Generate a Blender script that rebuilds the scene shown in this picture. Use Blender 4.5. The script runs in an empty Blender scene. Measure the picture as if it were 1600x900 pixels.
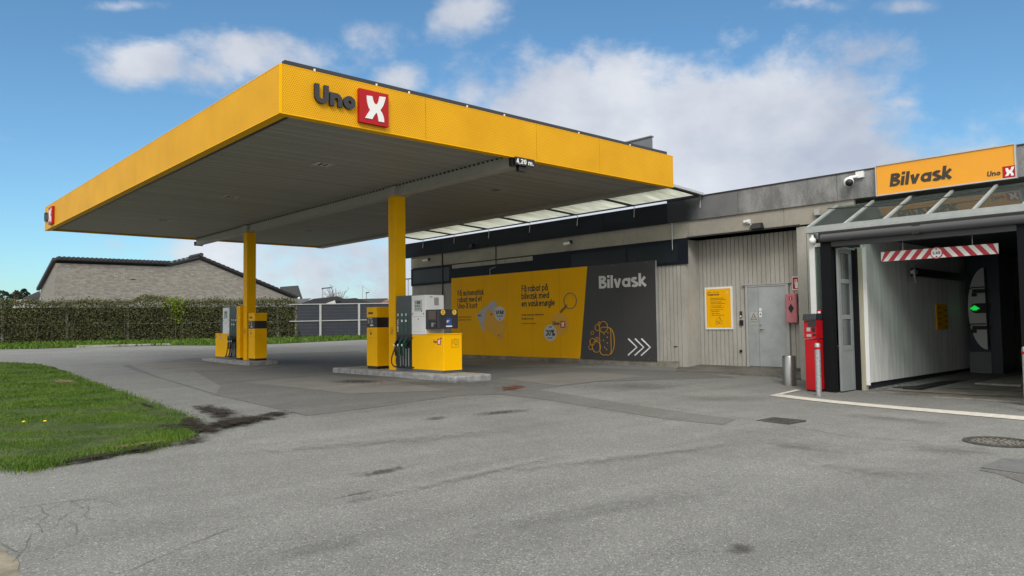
import bpy, bmesh, math, random
import numpy as np
from mathutils import Vector, Matrix
random.seed(7); np.random.seed(7)
sc = bpy.context.scene
COL = sc.collection
R_ = math.radians

# ------------------------------------------------------------------ camera
F, YAW, PIT, ROL, H = 1161.0, .7342, .0482, -.0131, 1.21
fw = np.array([math.sin(YAW)*math.cos(PIT), math.cos(YAW)*math.cos(PIT), math.sin(PIT)])
_r0 = np.array([math.cos(YAW), -math.sin(YAW), 0]); _u0 = np.cross(_r0, fw)
rv = _r0*math.cos(ROL)+_u0*math.sin(ROL); uv = -_r0*math.sin(ROL)+_u0*math.cos(ROL)
CAM = np.array([0, 0, H])
cd = bpy.data.cameras.new('camera'); cam = bpy.data.objects.new('camera', cd); COL.objects.link(cam)
cd.sensor_width = 36; cd.lens = F/1600*36; cd.clip_start = .05; cd.clip_end = 6000
mw = Matrix(((rv[0], uv[0], -fw[0], 0), (rv[1], uv[1], -fw[1], 0), (rv[2], uv[2], -fw[2], H), (0, 0, 0, 1)))
cam.matrix_world = mw; sc.camera = cam
def ray(a, b): return fw+rv*(a-800)/F-uv*(b-450)/F
def onpl(ax, val, a, b):
    d = ray(a, b); return CAM+d*((val-CAM[ax])/d[ax])

# ------------------------------------------------------------------ world, sun, exposure
SUN_EL, SUN_AZ = 40, 226      # azimuth clockwise from +Y: behind and left of the viewer
w = bpy.data.worlds.new('World'); sc.world = w; w.use_nodes = True
def N(nt, t, **k):
    n = nt.nodes.new(t)
    for a, v in k.items():
        if a.startswith('i_'):
            n.inputs[a[2:]].default_value = v
        else: setattr(n, a, v)
    return n
def build_world():
    nt = w.node_tree; nt.nodes.clear(); L = nt.links.new
    out = N(nt, 'ShaderNodeOutputWorld'); bg = N(nt, 'ShaderNodeBackground'); L(bg.outputs[0], out.inputs[0])
    bg.inputs['Strength'].default_value = .1
    sky = N(nt, 'ShaderNodeTexSky', sky_type='NISHITA', sun_disc=False, sun_elevation=R_(SUN_EL), sun_rotation=R_(SUN_AZ))
    sky.air_density = 1.0; sky.dust_density = .6; sky.ozone_density = 2.5
    tc = N(nt, 'ShaderNodeTexCoord')
    D = tc.outputs['Generated']
    def math_(op, a, b=None, c=None, clamp=False):
        m = N(nt, 'ShaderNodeMath', operation=op, use_clamp=clamp)
        for i, v in enumerate((a, b, c)):
            if v is None: continue
            if isinstance(v, (int, float)): m.inputs[i].default_value = v
            else: L(v, m.inputs[i])
        return m.outputs[0]
    def dot(vec):
        m = N(nt, 'ShaderNodeVectorMath', operation='DOT_PRODUCT'); L(D, m.inputs[0]); m.inputs[1].default_value = tuple(vec)
        return m.outputs['Value']
    # cloud blobs: (px, py, half-width, half-height, strength) measured as directions
    blobs = [(930, 215, 170, 105, 1.35), (1110, 215, 190, 95, 1.4), (1240, 250, 110, 75, 1.3), (1000, 330, 420, 110, 1.4), (890, 130, 60, 48, 1.0), (960, 125, 60, 45, 1.0), (1180, 160, 80, 45, 1.0),
             (740, 150, 60, 55, .62), (760, 240, 120, 70, .9),
             (225, 100, 85, 48, .78), (330, 120, 80, 40, .72), (430, 85, 120, 44, .84), (560, 60, 70, 36, .55), (530, 410, 330, 78, .8), (600, 450, 500, 60, .72),
             (730, 20, 55, 38, .78), (630, 122, 50, 22, .60), (1130, 100, 75, 36, .56), (1150, 60, 40, 34, .52), (1370, 80, 95, 36, .52), (1395, 225, 70, 34, .52), (1400, 160, 45, 14, .48), (1240, 5, 90, 14, .42),
             (190, 8, 75, 14, .66), (30, 110, 25, 12, .38), (1420, 10, 60, 14, .44), (1480, 250, 120, 40, .42), (70, 420, 130, 18, .30), (1700, 200, 150, 90, .6), (-260, 200, 200, 90, .75)]
    tot = None
    for (px, py, hw, hh, st) in blobs:
        d = ray(px, py); d = d/np.linalg.norm(d)
        e = ray(px+10, py); e = e/np.linalg.norm(e); A = (e-d); A = A-d*np.dot(A, d); sa = np.linalg.norm(A)/10
        A = A/np.linalg.norm(A); B = np.cross(d, A)
        u = dot(A/(sa*hw)); v = dot(B/(sa*hh)); f = dot(d)
        q = math_('ADD', math_('MULTIPLY', u, u), math_('MULTIPLY', v, v))
        g = math_('MULTIPLY', math_('EXPONENT', math_('MULTIPLY', q, -.62)), st)
        g = math_('MULTIPLY', g, math_('GREATER_THAN', f, .2))
        tot = g if tot is None else math_('MAXIMUM', tot, g)
    sep = N(nt, 'ShaderNodeSeparateXYZ'); L(D, sep.inputs[0])
    # unseen overcast deck high up and behind the viewer, brightened to light the scene
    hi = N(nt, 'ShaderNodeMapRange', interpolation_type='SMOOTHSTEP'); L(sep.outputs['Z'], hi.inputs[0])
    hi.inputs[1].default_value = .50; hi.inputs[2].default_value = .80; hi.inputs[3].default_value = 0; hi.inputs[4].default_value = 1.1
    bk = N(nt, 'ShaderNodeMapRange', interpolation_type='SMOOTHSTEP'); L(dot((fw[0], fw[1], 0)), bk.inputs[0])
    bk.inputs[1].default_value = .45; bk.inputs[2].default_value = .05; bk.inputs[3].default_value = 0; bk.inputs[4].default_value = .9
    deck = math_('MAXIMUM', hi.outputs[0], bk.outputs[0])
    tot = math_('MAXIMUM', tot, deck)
    # noise (stretched sideways a little)
    mp = N(nt, 'ShaderNodeMapping'); L(D, mp.inputs[0]); mp.inputs['Scale'].default_value = (1, 1, 1.5)
    n1 = N(nt, 'ShaderNodeTexNoise', i_Scale=6.5, i_Detail=10.0, i_Roughness=.60, i_Distortion=.25); L(mp.outputs[0], n1.inputs['Vector'])
    n2 = N(nt, 'ShaderNodeTexNoise', i_Scale=21.0, i_Detail=8.0, i_Roughness=.62); L(mp.outputs[0], n2.inputs['Vector'])
    nn = math_('ADD', math_('MULTIPLY', math_('SUBTRACT', n1.outputs[0], .5), 1.5), math_('MULTIPLY', math_('SUBTRACT', n2.outputs[0], .5), .62))
    dens = math_('ADD', tot, math_('MULTIPLY', nn, .95))
    mask = N(nt, 'ShaderNodeMapRange', interpolation_type='SMOOTHSTEP'); L(dens, mask.inputs[0])
    mask.inputs[1].default_value = .30; mask.inputs[2].default_value = .84; mask.inputs[3].default_value = 0; mask.inputs[4].default_value = .93
    # cloud colour: grey-lilac bodies, brighter edges and tops
    n3 = N(nt, 'ShaderNodeTexNoise', i_Scale=4.5, i_Detail=7.0, i_Roughness=.55); L(mp.outputs[0], n3.inputs['Vector'])
    cr = N(nt, 'ShaderNodeValToRGB'); L(n3.outputs[0], cr.inputs[0])
    cr.color_ramp.elements[0].position = .36; cr.color_ramp.elements[0].color = (5.0, 5.4, 6.4, 1)
    cr.color_ramp.elements[1].position = .66; cr.color_ramp.elements[1].color = (8.2, 8.4, 8.8, 1)
    # blue of the sky, deepened the way a phone picture shows it
    hs = N(nt, 'ShaderNodeMix', data_type='RGBA', blend_type='MULTIPLY'); hs.inputs['Factor'].default_value = 1
    L(sky.outputs[0], hs.inputs['A']); hs.inputs['B'].default_value = SKYT
    mx = N(nt, 'ShaderNodeMix', data_type='RGBA'); L(mask.outputs[0], mx.inputs['Factor']); L(hs.outputs['Result'], mx.inputs['A']); L(cr.outputs[0], mx.inputs['B'])
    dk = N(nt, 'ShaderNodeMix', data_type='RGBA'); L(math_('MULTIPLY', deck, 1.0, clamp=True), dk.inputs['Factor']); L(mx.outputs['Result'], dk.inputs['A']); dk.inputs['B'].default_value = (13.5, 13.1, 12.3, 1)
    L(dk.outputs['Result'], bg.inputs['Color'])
SKYT = (.90, 1.26, 1.36, 1)
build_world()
sl = bpy.data.lights.new('sun', 'SUN'); sl.energy = 2.0; sl.angle = R_(22); sl.color = (1, .96, .9)
so = bpy.data.objects.new('sun', sl); COL.objects.link(so); so.location = (-20, -20, 40)
az = R_(SUN_AZ); el = R_(SUN_EL)
sd = Vector((math.sin(az)*math.cos(el), math.cos(az)*math.cos(el), math.sin(el)))
so.rotation_euler = sd.to_track_quat('Z', 'Y').to_euler()
vs = sc.view_settings; vs.view_transform = 'Standard'; vs.look = 'None'; vs.gamma = 1; vs.use_curve_mapping = False
vs.exposure = 0.0
sc.cycles.max_bounces = 8; sc.cycles.transparent_max_bounces = 12

# ------------------------------------------------------------------ materials
MAT = {}
def mat(name, col, rough=.6, metal=0, var=0, vscale=3, bump=0, bscale=40, coat=0, spec=.5, col2=None, stretch=None, detail=6):
    if name in MAT: return MAT[name]
    m = bpy.data.materials.new(name); m.use_nodes = True; nt = m.node_tree; L = nt.links.new
    b = nt.nodes['Principled BSDF']; b.inputs['Base Color'].default_value = (*col, 1)
    b.inputs['Roughness'].default_value = rough; b.inputs['Metallic'].default_value = metal
    b.inputs['Coat Weight'].default_value = coat; b.inputs['Specular IOR Level'].default_value = spec
    tc = N(nt, 'ShaderNodeTexCoord')
    if var:
        mp = N(nt, 'ShaderNodeMapping'); L(tc.outputs['Object'], mp.inputs[0])
        if stretch: mp.inputs['Scale'].default_value = stretch
        n = N(nt, 'ShaderNodeTexNoise', i_Scale=vscale, i_Detail=detail, i_Roughness=.62); L(mp.outputs[0], n.inputs['Vector'])
        cr = N(nt, 'ShaderNodeValToRGB'); L(n.outputs[0], cr.inputs[0])
        c2 = col2 or tuple(c*(1-var) for c in col)
        c3 = tuple(min(1, c*(1+var*.6)) for c in col)
        cr.color_ramp.elements[0].position = .32; cr.color_ramp.elements[0].color = (*c2, 1)
        cr.color_ramp.elements[1].position = .70; cr.color_ramp.elements[1].color = (*c3, 1)
        L(cr.outputs[0], b.inputs['Base Color'])
        mr = N(nt, 'ShaderNodeMapRange'); L(n.outputs[0], mr.inputs[0]); mr.inputs[3].default_value = max(.03, rough-.12); mr.inputs[4].default_value = min(1, rough+.12)
        L(mr.outputs[0], b.inputs['Roughness'])
    if bump:
        n = N(nt, 'ShaderNodeTexNoise', i_Scale=bscale, i_Detail=4.0); L(tc.outputs['Object'], n.inputs['Vector'])
        bp = N(nt, 'ShaderNodeBump', i_Strength=bump, i_Distance=.01); L(n.outputs[0], bp.inputs['Height']); L(bp.outputs[0], b.inputs['Normal'])
    MAT[name] = m; return m
YEL = (.90, .475, .001)
yellow = mat('yellow_paint', YEL, .48, var=.06, vscale=2, spec=.08)
yellow_tape = mat('yellow_print', (.86, .435, .001), .6, var=.05, vscale=1.2, spec=.12)
orange = mat('orange_sign', (.80, .34, .012), .35, var=.04, vscale=1.5)
dgrey = mat('dark_grey_paint', (.022, .025, .032), .45, var=.15, vscale=3)
char = mat('charcoal_print', (.040, .040, .042), .5, var=.08, vscale=2)
letter = mat('lettering_dark', (.02, .021, .024), .45)
white = mat('white_paint', (.76, .78, .78), .4, var=.05, vscale=3)
wprint = mat('white_print', (.62, .62, .62), .55)
red = mat('red_paint', (.42, .006, .012), .4, var=.08, vscale=3, spec=.25)
black = mat('black_plastic', (.008, .008, .009), .45)
rubber = mat('black_rubber', (.010, .010, .011), .6)
galv = mat('galvanised_steel', (.42, .44, .46), .42, metal=.6, var=.28, vscale=30, bump=.1, bscale=90)
steel = mat('brushed_steel', (.33, .33, .33), .33, metal=.9, var=.18, vscale=6, stretch=(8, 8, .6))
alu = mat('aluminium', (.50, .52, .54), .4, metal=.5, var=.1, vscale=5)
green = mat('green_plastic', (.006, .07, .045), .4)
dpanel = mat('dark_green_panel', (.010, .022, .027), .25, var=.2, vscale=2)
kick = mat('grey_kick_plate', (.085, .11, .135), .45, var=.15, vscale=8)
navy = mat('navy_fascia', (.008, .012, .021), .55, var=.35, vscale=1.3, bump=.05, bscale=5, spec=.2)
navyglass = mat('navy_window_film', (.010, .018, .026), .3, var=.3, vscale=.9, spec=.2)

def conc(name, col, var=.3, sc_=2.5, rough=.85, streak=False):
    if name in MAT: return MAT[name]
    m = bpy.data.materials.new(name); m.use_nodes = True; nt = m.node_tree; L = nt.links.new
    b = nt.nodes['Principled BSDF']; b.inputs['Roughness'].default_value = rough
    tc = N(nt, 'ShaderNodeTexCoord'); mp = N(nt, 'ShaderNodeMapping'); L(tc.outputs['Object'], mp.inputs[0])
    mp.inputs['Scale'].default_value = (1, 1, .45) if streak else (1, 1, 1)
    n = N(nt, 'ShaderNodeTexNoise', i_Scale=sc_, i_Detail=10.0, i_Roughness=.68); L(mp.outputs[0], n.inputs['Vector'])
    n2 = N(nt, 'ShaderNodeTexNoise', i_Scale=sc_*14, i_Detail=5.0, i_Roughness=.7); L(mp.outputs[0], n2.inputs['Vector'])
    mx = N(nt, 'ShaderNodeMath', operation='MULTIPLY_ADD'); L(n2.outputs[0], mx.inputs[0]); mx.inputs[1].default_value = .45
    L(n.outputs[0], mx.inputs[2])
    cr = N(nt, 'ShaderNodeValToRGB'); L(mx.outputs[0], cr.inputs[0])
    cr.color_ramp.elements[0].position = .60; cr.color_ramp.elements[0].color = (*[c*(1-var) for c in col], 1)
    cr.color_ramp.elements[1].position = .86; cr.color_ramp.elements[1].color = (*[c*(1+var*.7) for c in col], 1)
    L(cr.outputs[0], b.inputs['Base Color'])
    bp = N(nt, 'ShaderNodeBump', i_Strength=.25, i_Distance=.01); L(n2.outputs[0], bp.inputs['Height']); L(bp.outputs[0], b.inputs['Normal'])
    MAT[name] = m; return m
c_fascia = conc('fascia_concrete', (.215, .22, .225), .34, 3.0, .85, True)
c_kerb = conc('kerb_concrete', (.26, .27, .28), .35, 6)
c_light = conc('light_concrete', (.33, .32, .29), .3, 4)
c_plinth = conc('plinth_concrete', (.22, .21, .175), .35, 3)
c_apron = conc('apron_concrete', (.125, .12, .105), .4, 2)
c_wash = conc('wash_floor_concrete', (.19, .18, .155), .5, 1.6, .55)
c_band = conc('beige_band', (.30, .285, .245), .12, 1.2, .8)
c_clad = conc('beige_cladding', (.37, .36, .325), .14, 1.6, .75, True)
c_soffit = mat('soffit_metal', (.34, .335, .305), .55, var=.10, vscale=1.2, stretch=(.15, 1, 1))
c_beam = mat('beam_paint', (.42, .41, .37), .55, var=.12, vscale=4)
c_pane = mat('frosted_polycarbonate', (.50, .52, .48), .45, var=.2, vscale=2.5)
rubberbrush = mat('brush_strip', (.007, .008, .010), .85, bump=.5, bscale=90, spec=.15)

def soft_glass(name, tint, glossy=.5, tr=.6, rough=.03):
    m = bpy.data.materials.new(name); m.use_nodes = True; nt = m.node_tree; nt.nodes.clear(); L = nt.links.new
    out = N(nt, 'ShaderNodeOutputMaterial'); t = N(nt, 'ShaderNodeBsdfTransparent'); t.inputs[0].default_value = (*tint, 1)
    g = N(nt, 'ShaderNodeBsdfGlossy'); g.inputs['Roughness'].default_value = rough; g.inputs[0].default_value = (.9, .95, .95, 1)
    d = N(nt, 'ShaderNodeBsdfDiffuse'); d.inputs[0].default_value = (.25, .3, .28, 1)
    fr = N(nt, 'ShaderNodeFresnel', i_IOR=1.13)
    m1 = N(nt, 'ShaderNodeMixShader'); m1.inputs[0].default_value = 1-tr; L(t.outputs[0], m1.inputs[1]); L(d.outputs[0], m1.inputs[2])
    m2 = N(nt, 'ShaderNodeMixShader'); L(fr.outputs[0], m2.inputs[0]); L(m1.outputs[0], m2.inputs[1]); L(g.outputs[0], m2.inputs[2])
    L(m2.outputs[0], out.inputs[0]); MAT[name] = m; return m
glass = soft_glass('clear_glass', (.74, .82, .79), tr=.84)
def milk_mat():
    m = bpy.data.materials.new('translucent_sheet'); m.use_nodes = True; nt = m.node_tree; nt.nodes.clear(); L = nt.links.new
    out = N(nt, 'ShaderNodeOutputMaterial'); t = N(nt, 'ShaderNodeBsdfTranslucent'); d = N(nt, 'ShaderNodeBsdfDiffuse'); d.inputs[0].default_value = (.5, .52, .48, 1)
    tc = N(nt, 'ShaderNodeTexCoord'); mp = N(nt, 'ShaderNodeMapping'); mp.inputs['Scale'].default_value = (.6, 3, 1); L(tc.outputs['Object'], mp.inputs[0]); n = N(nt, 'ShaderNodeTexNoise', i_Scale=1.6, i_Detail=7.0, i_Roughness=.7); L(mp.outputs[0], n.inputs['Vector'])
    cr = N(nt, 'ShaderNodeValToRGB'); L(n.outputs[0], cr.inputs[0]); cr.color_ramp.elements[0].position = .35; cr.color_ramp.elements[0].color = (.62, .64, .56, 1); cr.color_ramp.elements[1].position = .7; cr.color_ramp.elements[1].color = (.92, .94, .88, 1)
    L(cr.outputs[0], t.inputs[0]); mx = N(nt, 'ShaderNodeMixShader'); mx.inputs[0].default_value = .15; L(t.outputs[0], mx.inputs[1]); L(d.outputs[0], mx.inputs[2]); L(mx.outputs[0], out.inputs[0]); return m
milk = milk_mat()

def perf_mat():
    m = bpy.data.materials.new('perforated_yellow_sheet'); m.use_nodes = True; nt = m.node_tree; L = nt.links.new
    b = nt.nodes['Principled BSDF']; b.inputs['Roughness'].default_value = .5; b.inputs['Specular IOR Level'].default_value = .14
    tc = N(nt, 'ShaderNodeTexCoord'); s = N(nt, 'ShaderNodeSeparateXYZ'); L(tc.outputs['Object'], s.inputs[0])
    def M(op, a, b_=None, clamp=False):
        q = N(nt, 'ShaderNodeMath', operation=op, use_clamp=clamp)
        for i, v in enumerate((a, b_)):
            if v is None: continue
            if isinstance(v, (int, float)): q.inputs[i].default_value = v
            else: L(v, q.inputs[i])
        return q.outputs[0]
    P = .038
    u = M('DIVIDE', M('ADD', s.outputs['X'], s.outputs['Y']), P); v = M('DIVIDE', s.outputs['Z'], P*.8)
    row = M('FLOOR', v); sh = M('MULTIPLY', M('MODULO', M('ADD', row, 1000), 2), .5)
    fu = M('SUBTRACT', M('FRACT', M('ADD', M('ADD', u, sh), 5000)), .5); fv = M('MULTIPLY', M('SUBTRACT', M('FRACT', M('ADD', v, 1000)), .5), .8)
    d = M('SQRT', M('ADD', M('MULTIPLY', fu, fu), M('MULTIPLY', fv, fv)))
    mr = N(nt, 'ShaderNodeMapRange'); L(d, mr.inputs[0]); mr.inputs[1].default_value = .20; mr.inputs[2].default_value = .27
    n = N(nt, 'ShaderNodeTexNoise', i_Scale=1.1, i_Detail=5.0); L(tc.outputs['Object'], n.inputs['Vector'])
    cr = N(nt, 'ShaderNodeValToRGB'); L(n.outputs[0], cr.inputs[0])
    cr.color_ramp.elements[0].position = .3; cr.color_ramp.elements[0].color = (.72, .36, .008, 1)
    cr.color_ramp.elements[1].position = .7; cr.color_ramp.elements[1].color = (.84, .435, .012, 1)
    mx = N(nt, 'ShaderNodeMix', data_type='RGBA'); L(mr.outputs[0], mx.inputs['Factor']); mx.inputs['A'].default_value = (.44, .22, .006, 1); L(cr.outputs[0], mx.inputs['B'])
    L(mx.outputs['Result'], b.inputs['Base Color'])
    bp = N(nt, 'ShaderNodeBump', i_Strength=.4, i_Distance=.004); L(mr.outputs[0], bp.inputs['Height']); L(bp.outputs[0], b.inputs['Normal'])
    return m
perf = perf_mat()

def asphalt(name, base, sp=1.0, big=.16, grow=.0):
    m = bpy.data.materials.new(name); m.use_nodes = True; nt = m.node_tree; L = nt.links.new
    b = nt.nodes['Principled BSDF']; b.inputs['Roughness'].default_value = .86; b.inputs['Specular IOR Level'].default_value = .35
    tc = N(nt, 'ShaderNodeTexCoord'); O = tc.outputs['Object']
    big_n = N(nt, 'ShaderNodeTexNoise', i_Scale=.35, i_Detail=8.0, i_Roughness=.6, i_Distortion=.4); L(O, big_n.inputs['Vector'])
    mid = N(nt, 'ShaderNodeTexNoise', i_Scale=2.3, i_Detail=7.0, i_Roughness=.65); L(O, mid.inputs['Vector'])
    fine = N(nt, 'ShaderNodeTexNoise', i_Scale=95.0, i_Detail=3.0, i_Roughness=.75); L(O, fine.inputs['Vector'])
    vo = N(nt, 'ShaderNodeTexVoronoi', i_Scale=95.0); L(O, vo.inputs['Vector'])
    vc = N(nt, 'ShaderNodeSeparateColor'); L(vo.outputs['Color'], vc.inputs[0])
    # tyre streaks along the driving direction
    mp = N(nt, 'ShaderNodeMapping'); L(O, mp.inputs[0]); mp.inputs['Rotation'].default_value = (0, 0, R_(-25)); mp.inputs['Scale'].default_value = (.12, 1.6, 1)
    st = N(nt, 'ShaderNodeTexNoise', i_Scale=1.0, i_Detail=6.0, i_Roughness=.6); L(mp.outputs[0], st.inputs['Vector'])
    def M(op, a, b_=None, c=None):
        q = N(nt, 'ShaderNodeMath', operation=op)
        for i, v in enumerate((a, b_, c)):
            if v is None: continue
            if isinstance(v, (int, float)): q.inputs[i].default_value = v
            else: L(v, q.inputs[i])
        return q.outputs[0]
    f = M('ADD', 1.0, M('MULTIPLY', M('SUBTRACT', big_n.outputs[0], .5), big*3))
    f = M('MULTIPLY', f, M('ADD', 1.0, M('MULTIPLY', M('SUBTRACT', mid.outputs[0], .5), .42)))
    f = M('MULTIPLY', f, M('ADD', 1.0, M('MULTIPLY', M('SUBTRACT', st.outputs[0], .5), .52)))
    f = M('MULTIPLY', f, M('ADD', 1.0, M('MULTIPLY', M('SUBTRACT', fine.outputs[0], .5), 1.9*sp)))
    spk = M('GREATER_THAN', vc.outputs[0], .90)
    f = M('MULTIPLY', f, M('ADD', 1.0, M('MULTIPLY', spk, .55*sp)))
    dk = M('LESS_THAN', vc.outputs[1], .14)
    f = M('MULTIPLY', f, M('SUBTRACT', 1.0, M('MULTIPLY', dk, .30*sp)))
    vm = N(nt, 'ShaderNodeVectorMath', operation='SCALE'); vm.inputs[0].default_value = base; L(f, vm.inputs['Scale'])
    L(vm.outputs[0], b.inputs['Base Color'])
    bp = N(nt, 'ShaderNodeBump', i_Strength=.55, i_Distance=.006); L(fine.outputs[0], bp.inputs['Height']); L(bp.outputs[0], b.inputs['Normal'])
    MAT[name] = m; return m
asph = asphalt('worn_asphalt', (.178, .182, .175), 1.15)
asph_d = asphalt('newer_asphalt', (.136, .136, .129), 1.0)
asph_l = asphalt('forecourt_concrete_stained', (.175, .170, .156), .35, .25)
asph_oil = asphalt('oily_asphalt', (.055, .052, .048), .7)
paintline = mat('road_paint', (.60, .58, .52), .7, var=.22, vscale=9, bump=.3, bscale=80)

# ------------------------------------------------------------------ ground height
CP = [(0,0,-.30),(5,-6,-.32),(-12,0,-.25),(-10,20,.0),(-12,45,.42),(0,20,-.05),(2,9,-.18),(12,2,-.34),(15.4,7.2,-.32),(15.4,3,-.33),(14.4,7.0,-.31),(14.4,3.5,-.33),(19,5,-.32),(16.95,11.8,-.05),(15.6,10.5,-.06),(17,17,-.03),(17,24,.04),
      (9.5,12.3,0),(9.5,17.6,0),(10.5,12.3,-.01),(9.5,23,0),(10.5,27,.03),(4.5,12,-.1),(5,27,.12),(7,34,.30),(14,35,.30),(6.4,48.2,.50),(20.4,42.3,.53),(26,41.3,.62),(5.7,43.4,.36),(21.7,37.1,.42),(40,60,.7),(20,70,.62),(-20,70,.6),(60,20,.3),(60,-20,-.1),(-40,20,.2),(0,-30,-.3),(30,0,-.3),(9,6,-.24)]
cp = np.array(CP, float)
def tps():
    n = len(cp); K = np.zeros((n+3, n+3)); d = np.linalg.norm(cp[:, None, :2]-cp[None, :, :2], axis=2)
    with np.errstate(divide='ignore', invalid='ignore'): U = np.where(d > 0, d*d*np.log(d), 0)
    K[:n, :n] = U+np.eye(n)*3.0; K[:n, n] = 1; K[:n, n+1:] = cp[:, :2]; K[n, :n] = 1; K[n+1:, :n] = cp[:, :2].T
    return np.linalg.solve(K, np.r_[cp[:, 2], 0, 0, 0])
TW = tps()
def raw_h(x, y):
    xc = np.clip(x, -40, 60); yc = np.clip(y, -30, 75)
    d = np.sqrt((xc[..., None]-cp[:, 0])**2+(yc[..., None]-cp[:, 1])**2)+1e-9
    z = (d*d*np.log(d))@TW[:-3]+TW[-3]+TW[-2]*xc+TW[-1]*yc
    return np.clip(z, -.40, .72)
GS = .5
gx = np.arange(-20, 42.01, GS); gy = np.arange(-8, 76.01, GS)
GZ = raw_h(*np.meshgrid(gx, gy, indexing='ij'))
def gz(x, y):
    i = min(max((x-gx[0])/GS, 0), len(gx)-1.001); j = min(max((y-gy[0])/GS, 0), len(gy)-1.001)
    a, b = int(i), int(j); u, v = i-a, j-b
    return GZ[a, b]*(1-u)*(1-v)+GZ[a+1, b]*u*(1-v)+GZ[a, b+1]*(1-u)*v+GZ[a+1, b+1]*u*v
def gpt(px, py, dz=0):
    d = ray(px, py); lo, hi = 2.0, 400.0
    t = 3.0
    while t < 400:
        p = CAM+d*t
        if p[2] <= gz(p[0], p[1])+dz: break
        t += .1 if t < 60 else 1
    lo, hi = t-1, t
    for _ in range(30):
        m = (lo+hi)/2; p = CAM+d*m
        if p[2] <= gz(p[0], p[1])+dz: hi = m
        else: lo = m
    return CAM+d*hi

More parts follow.
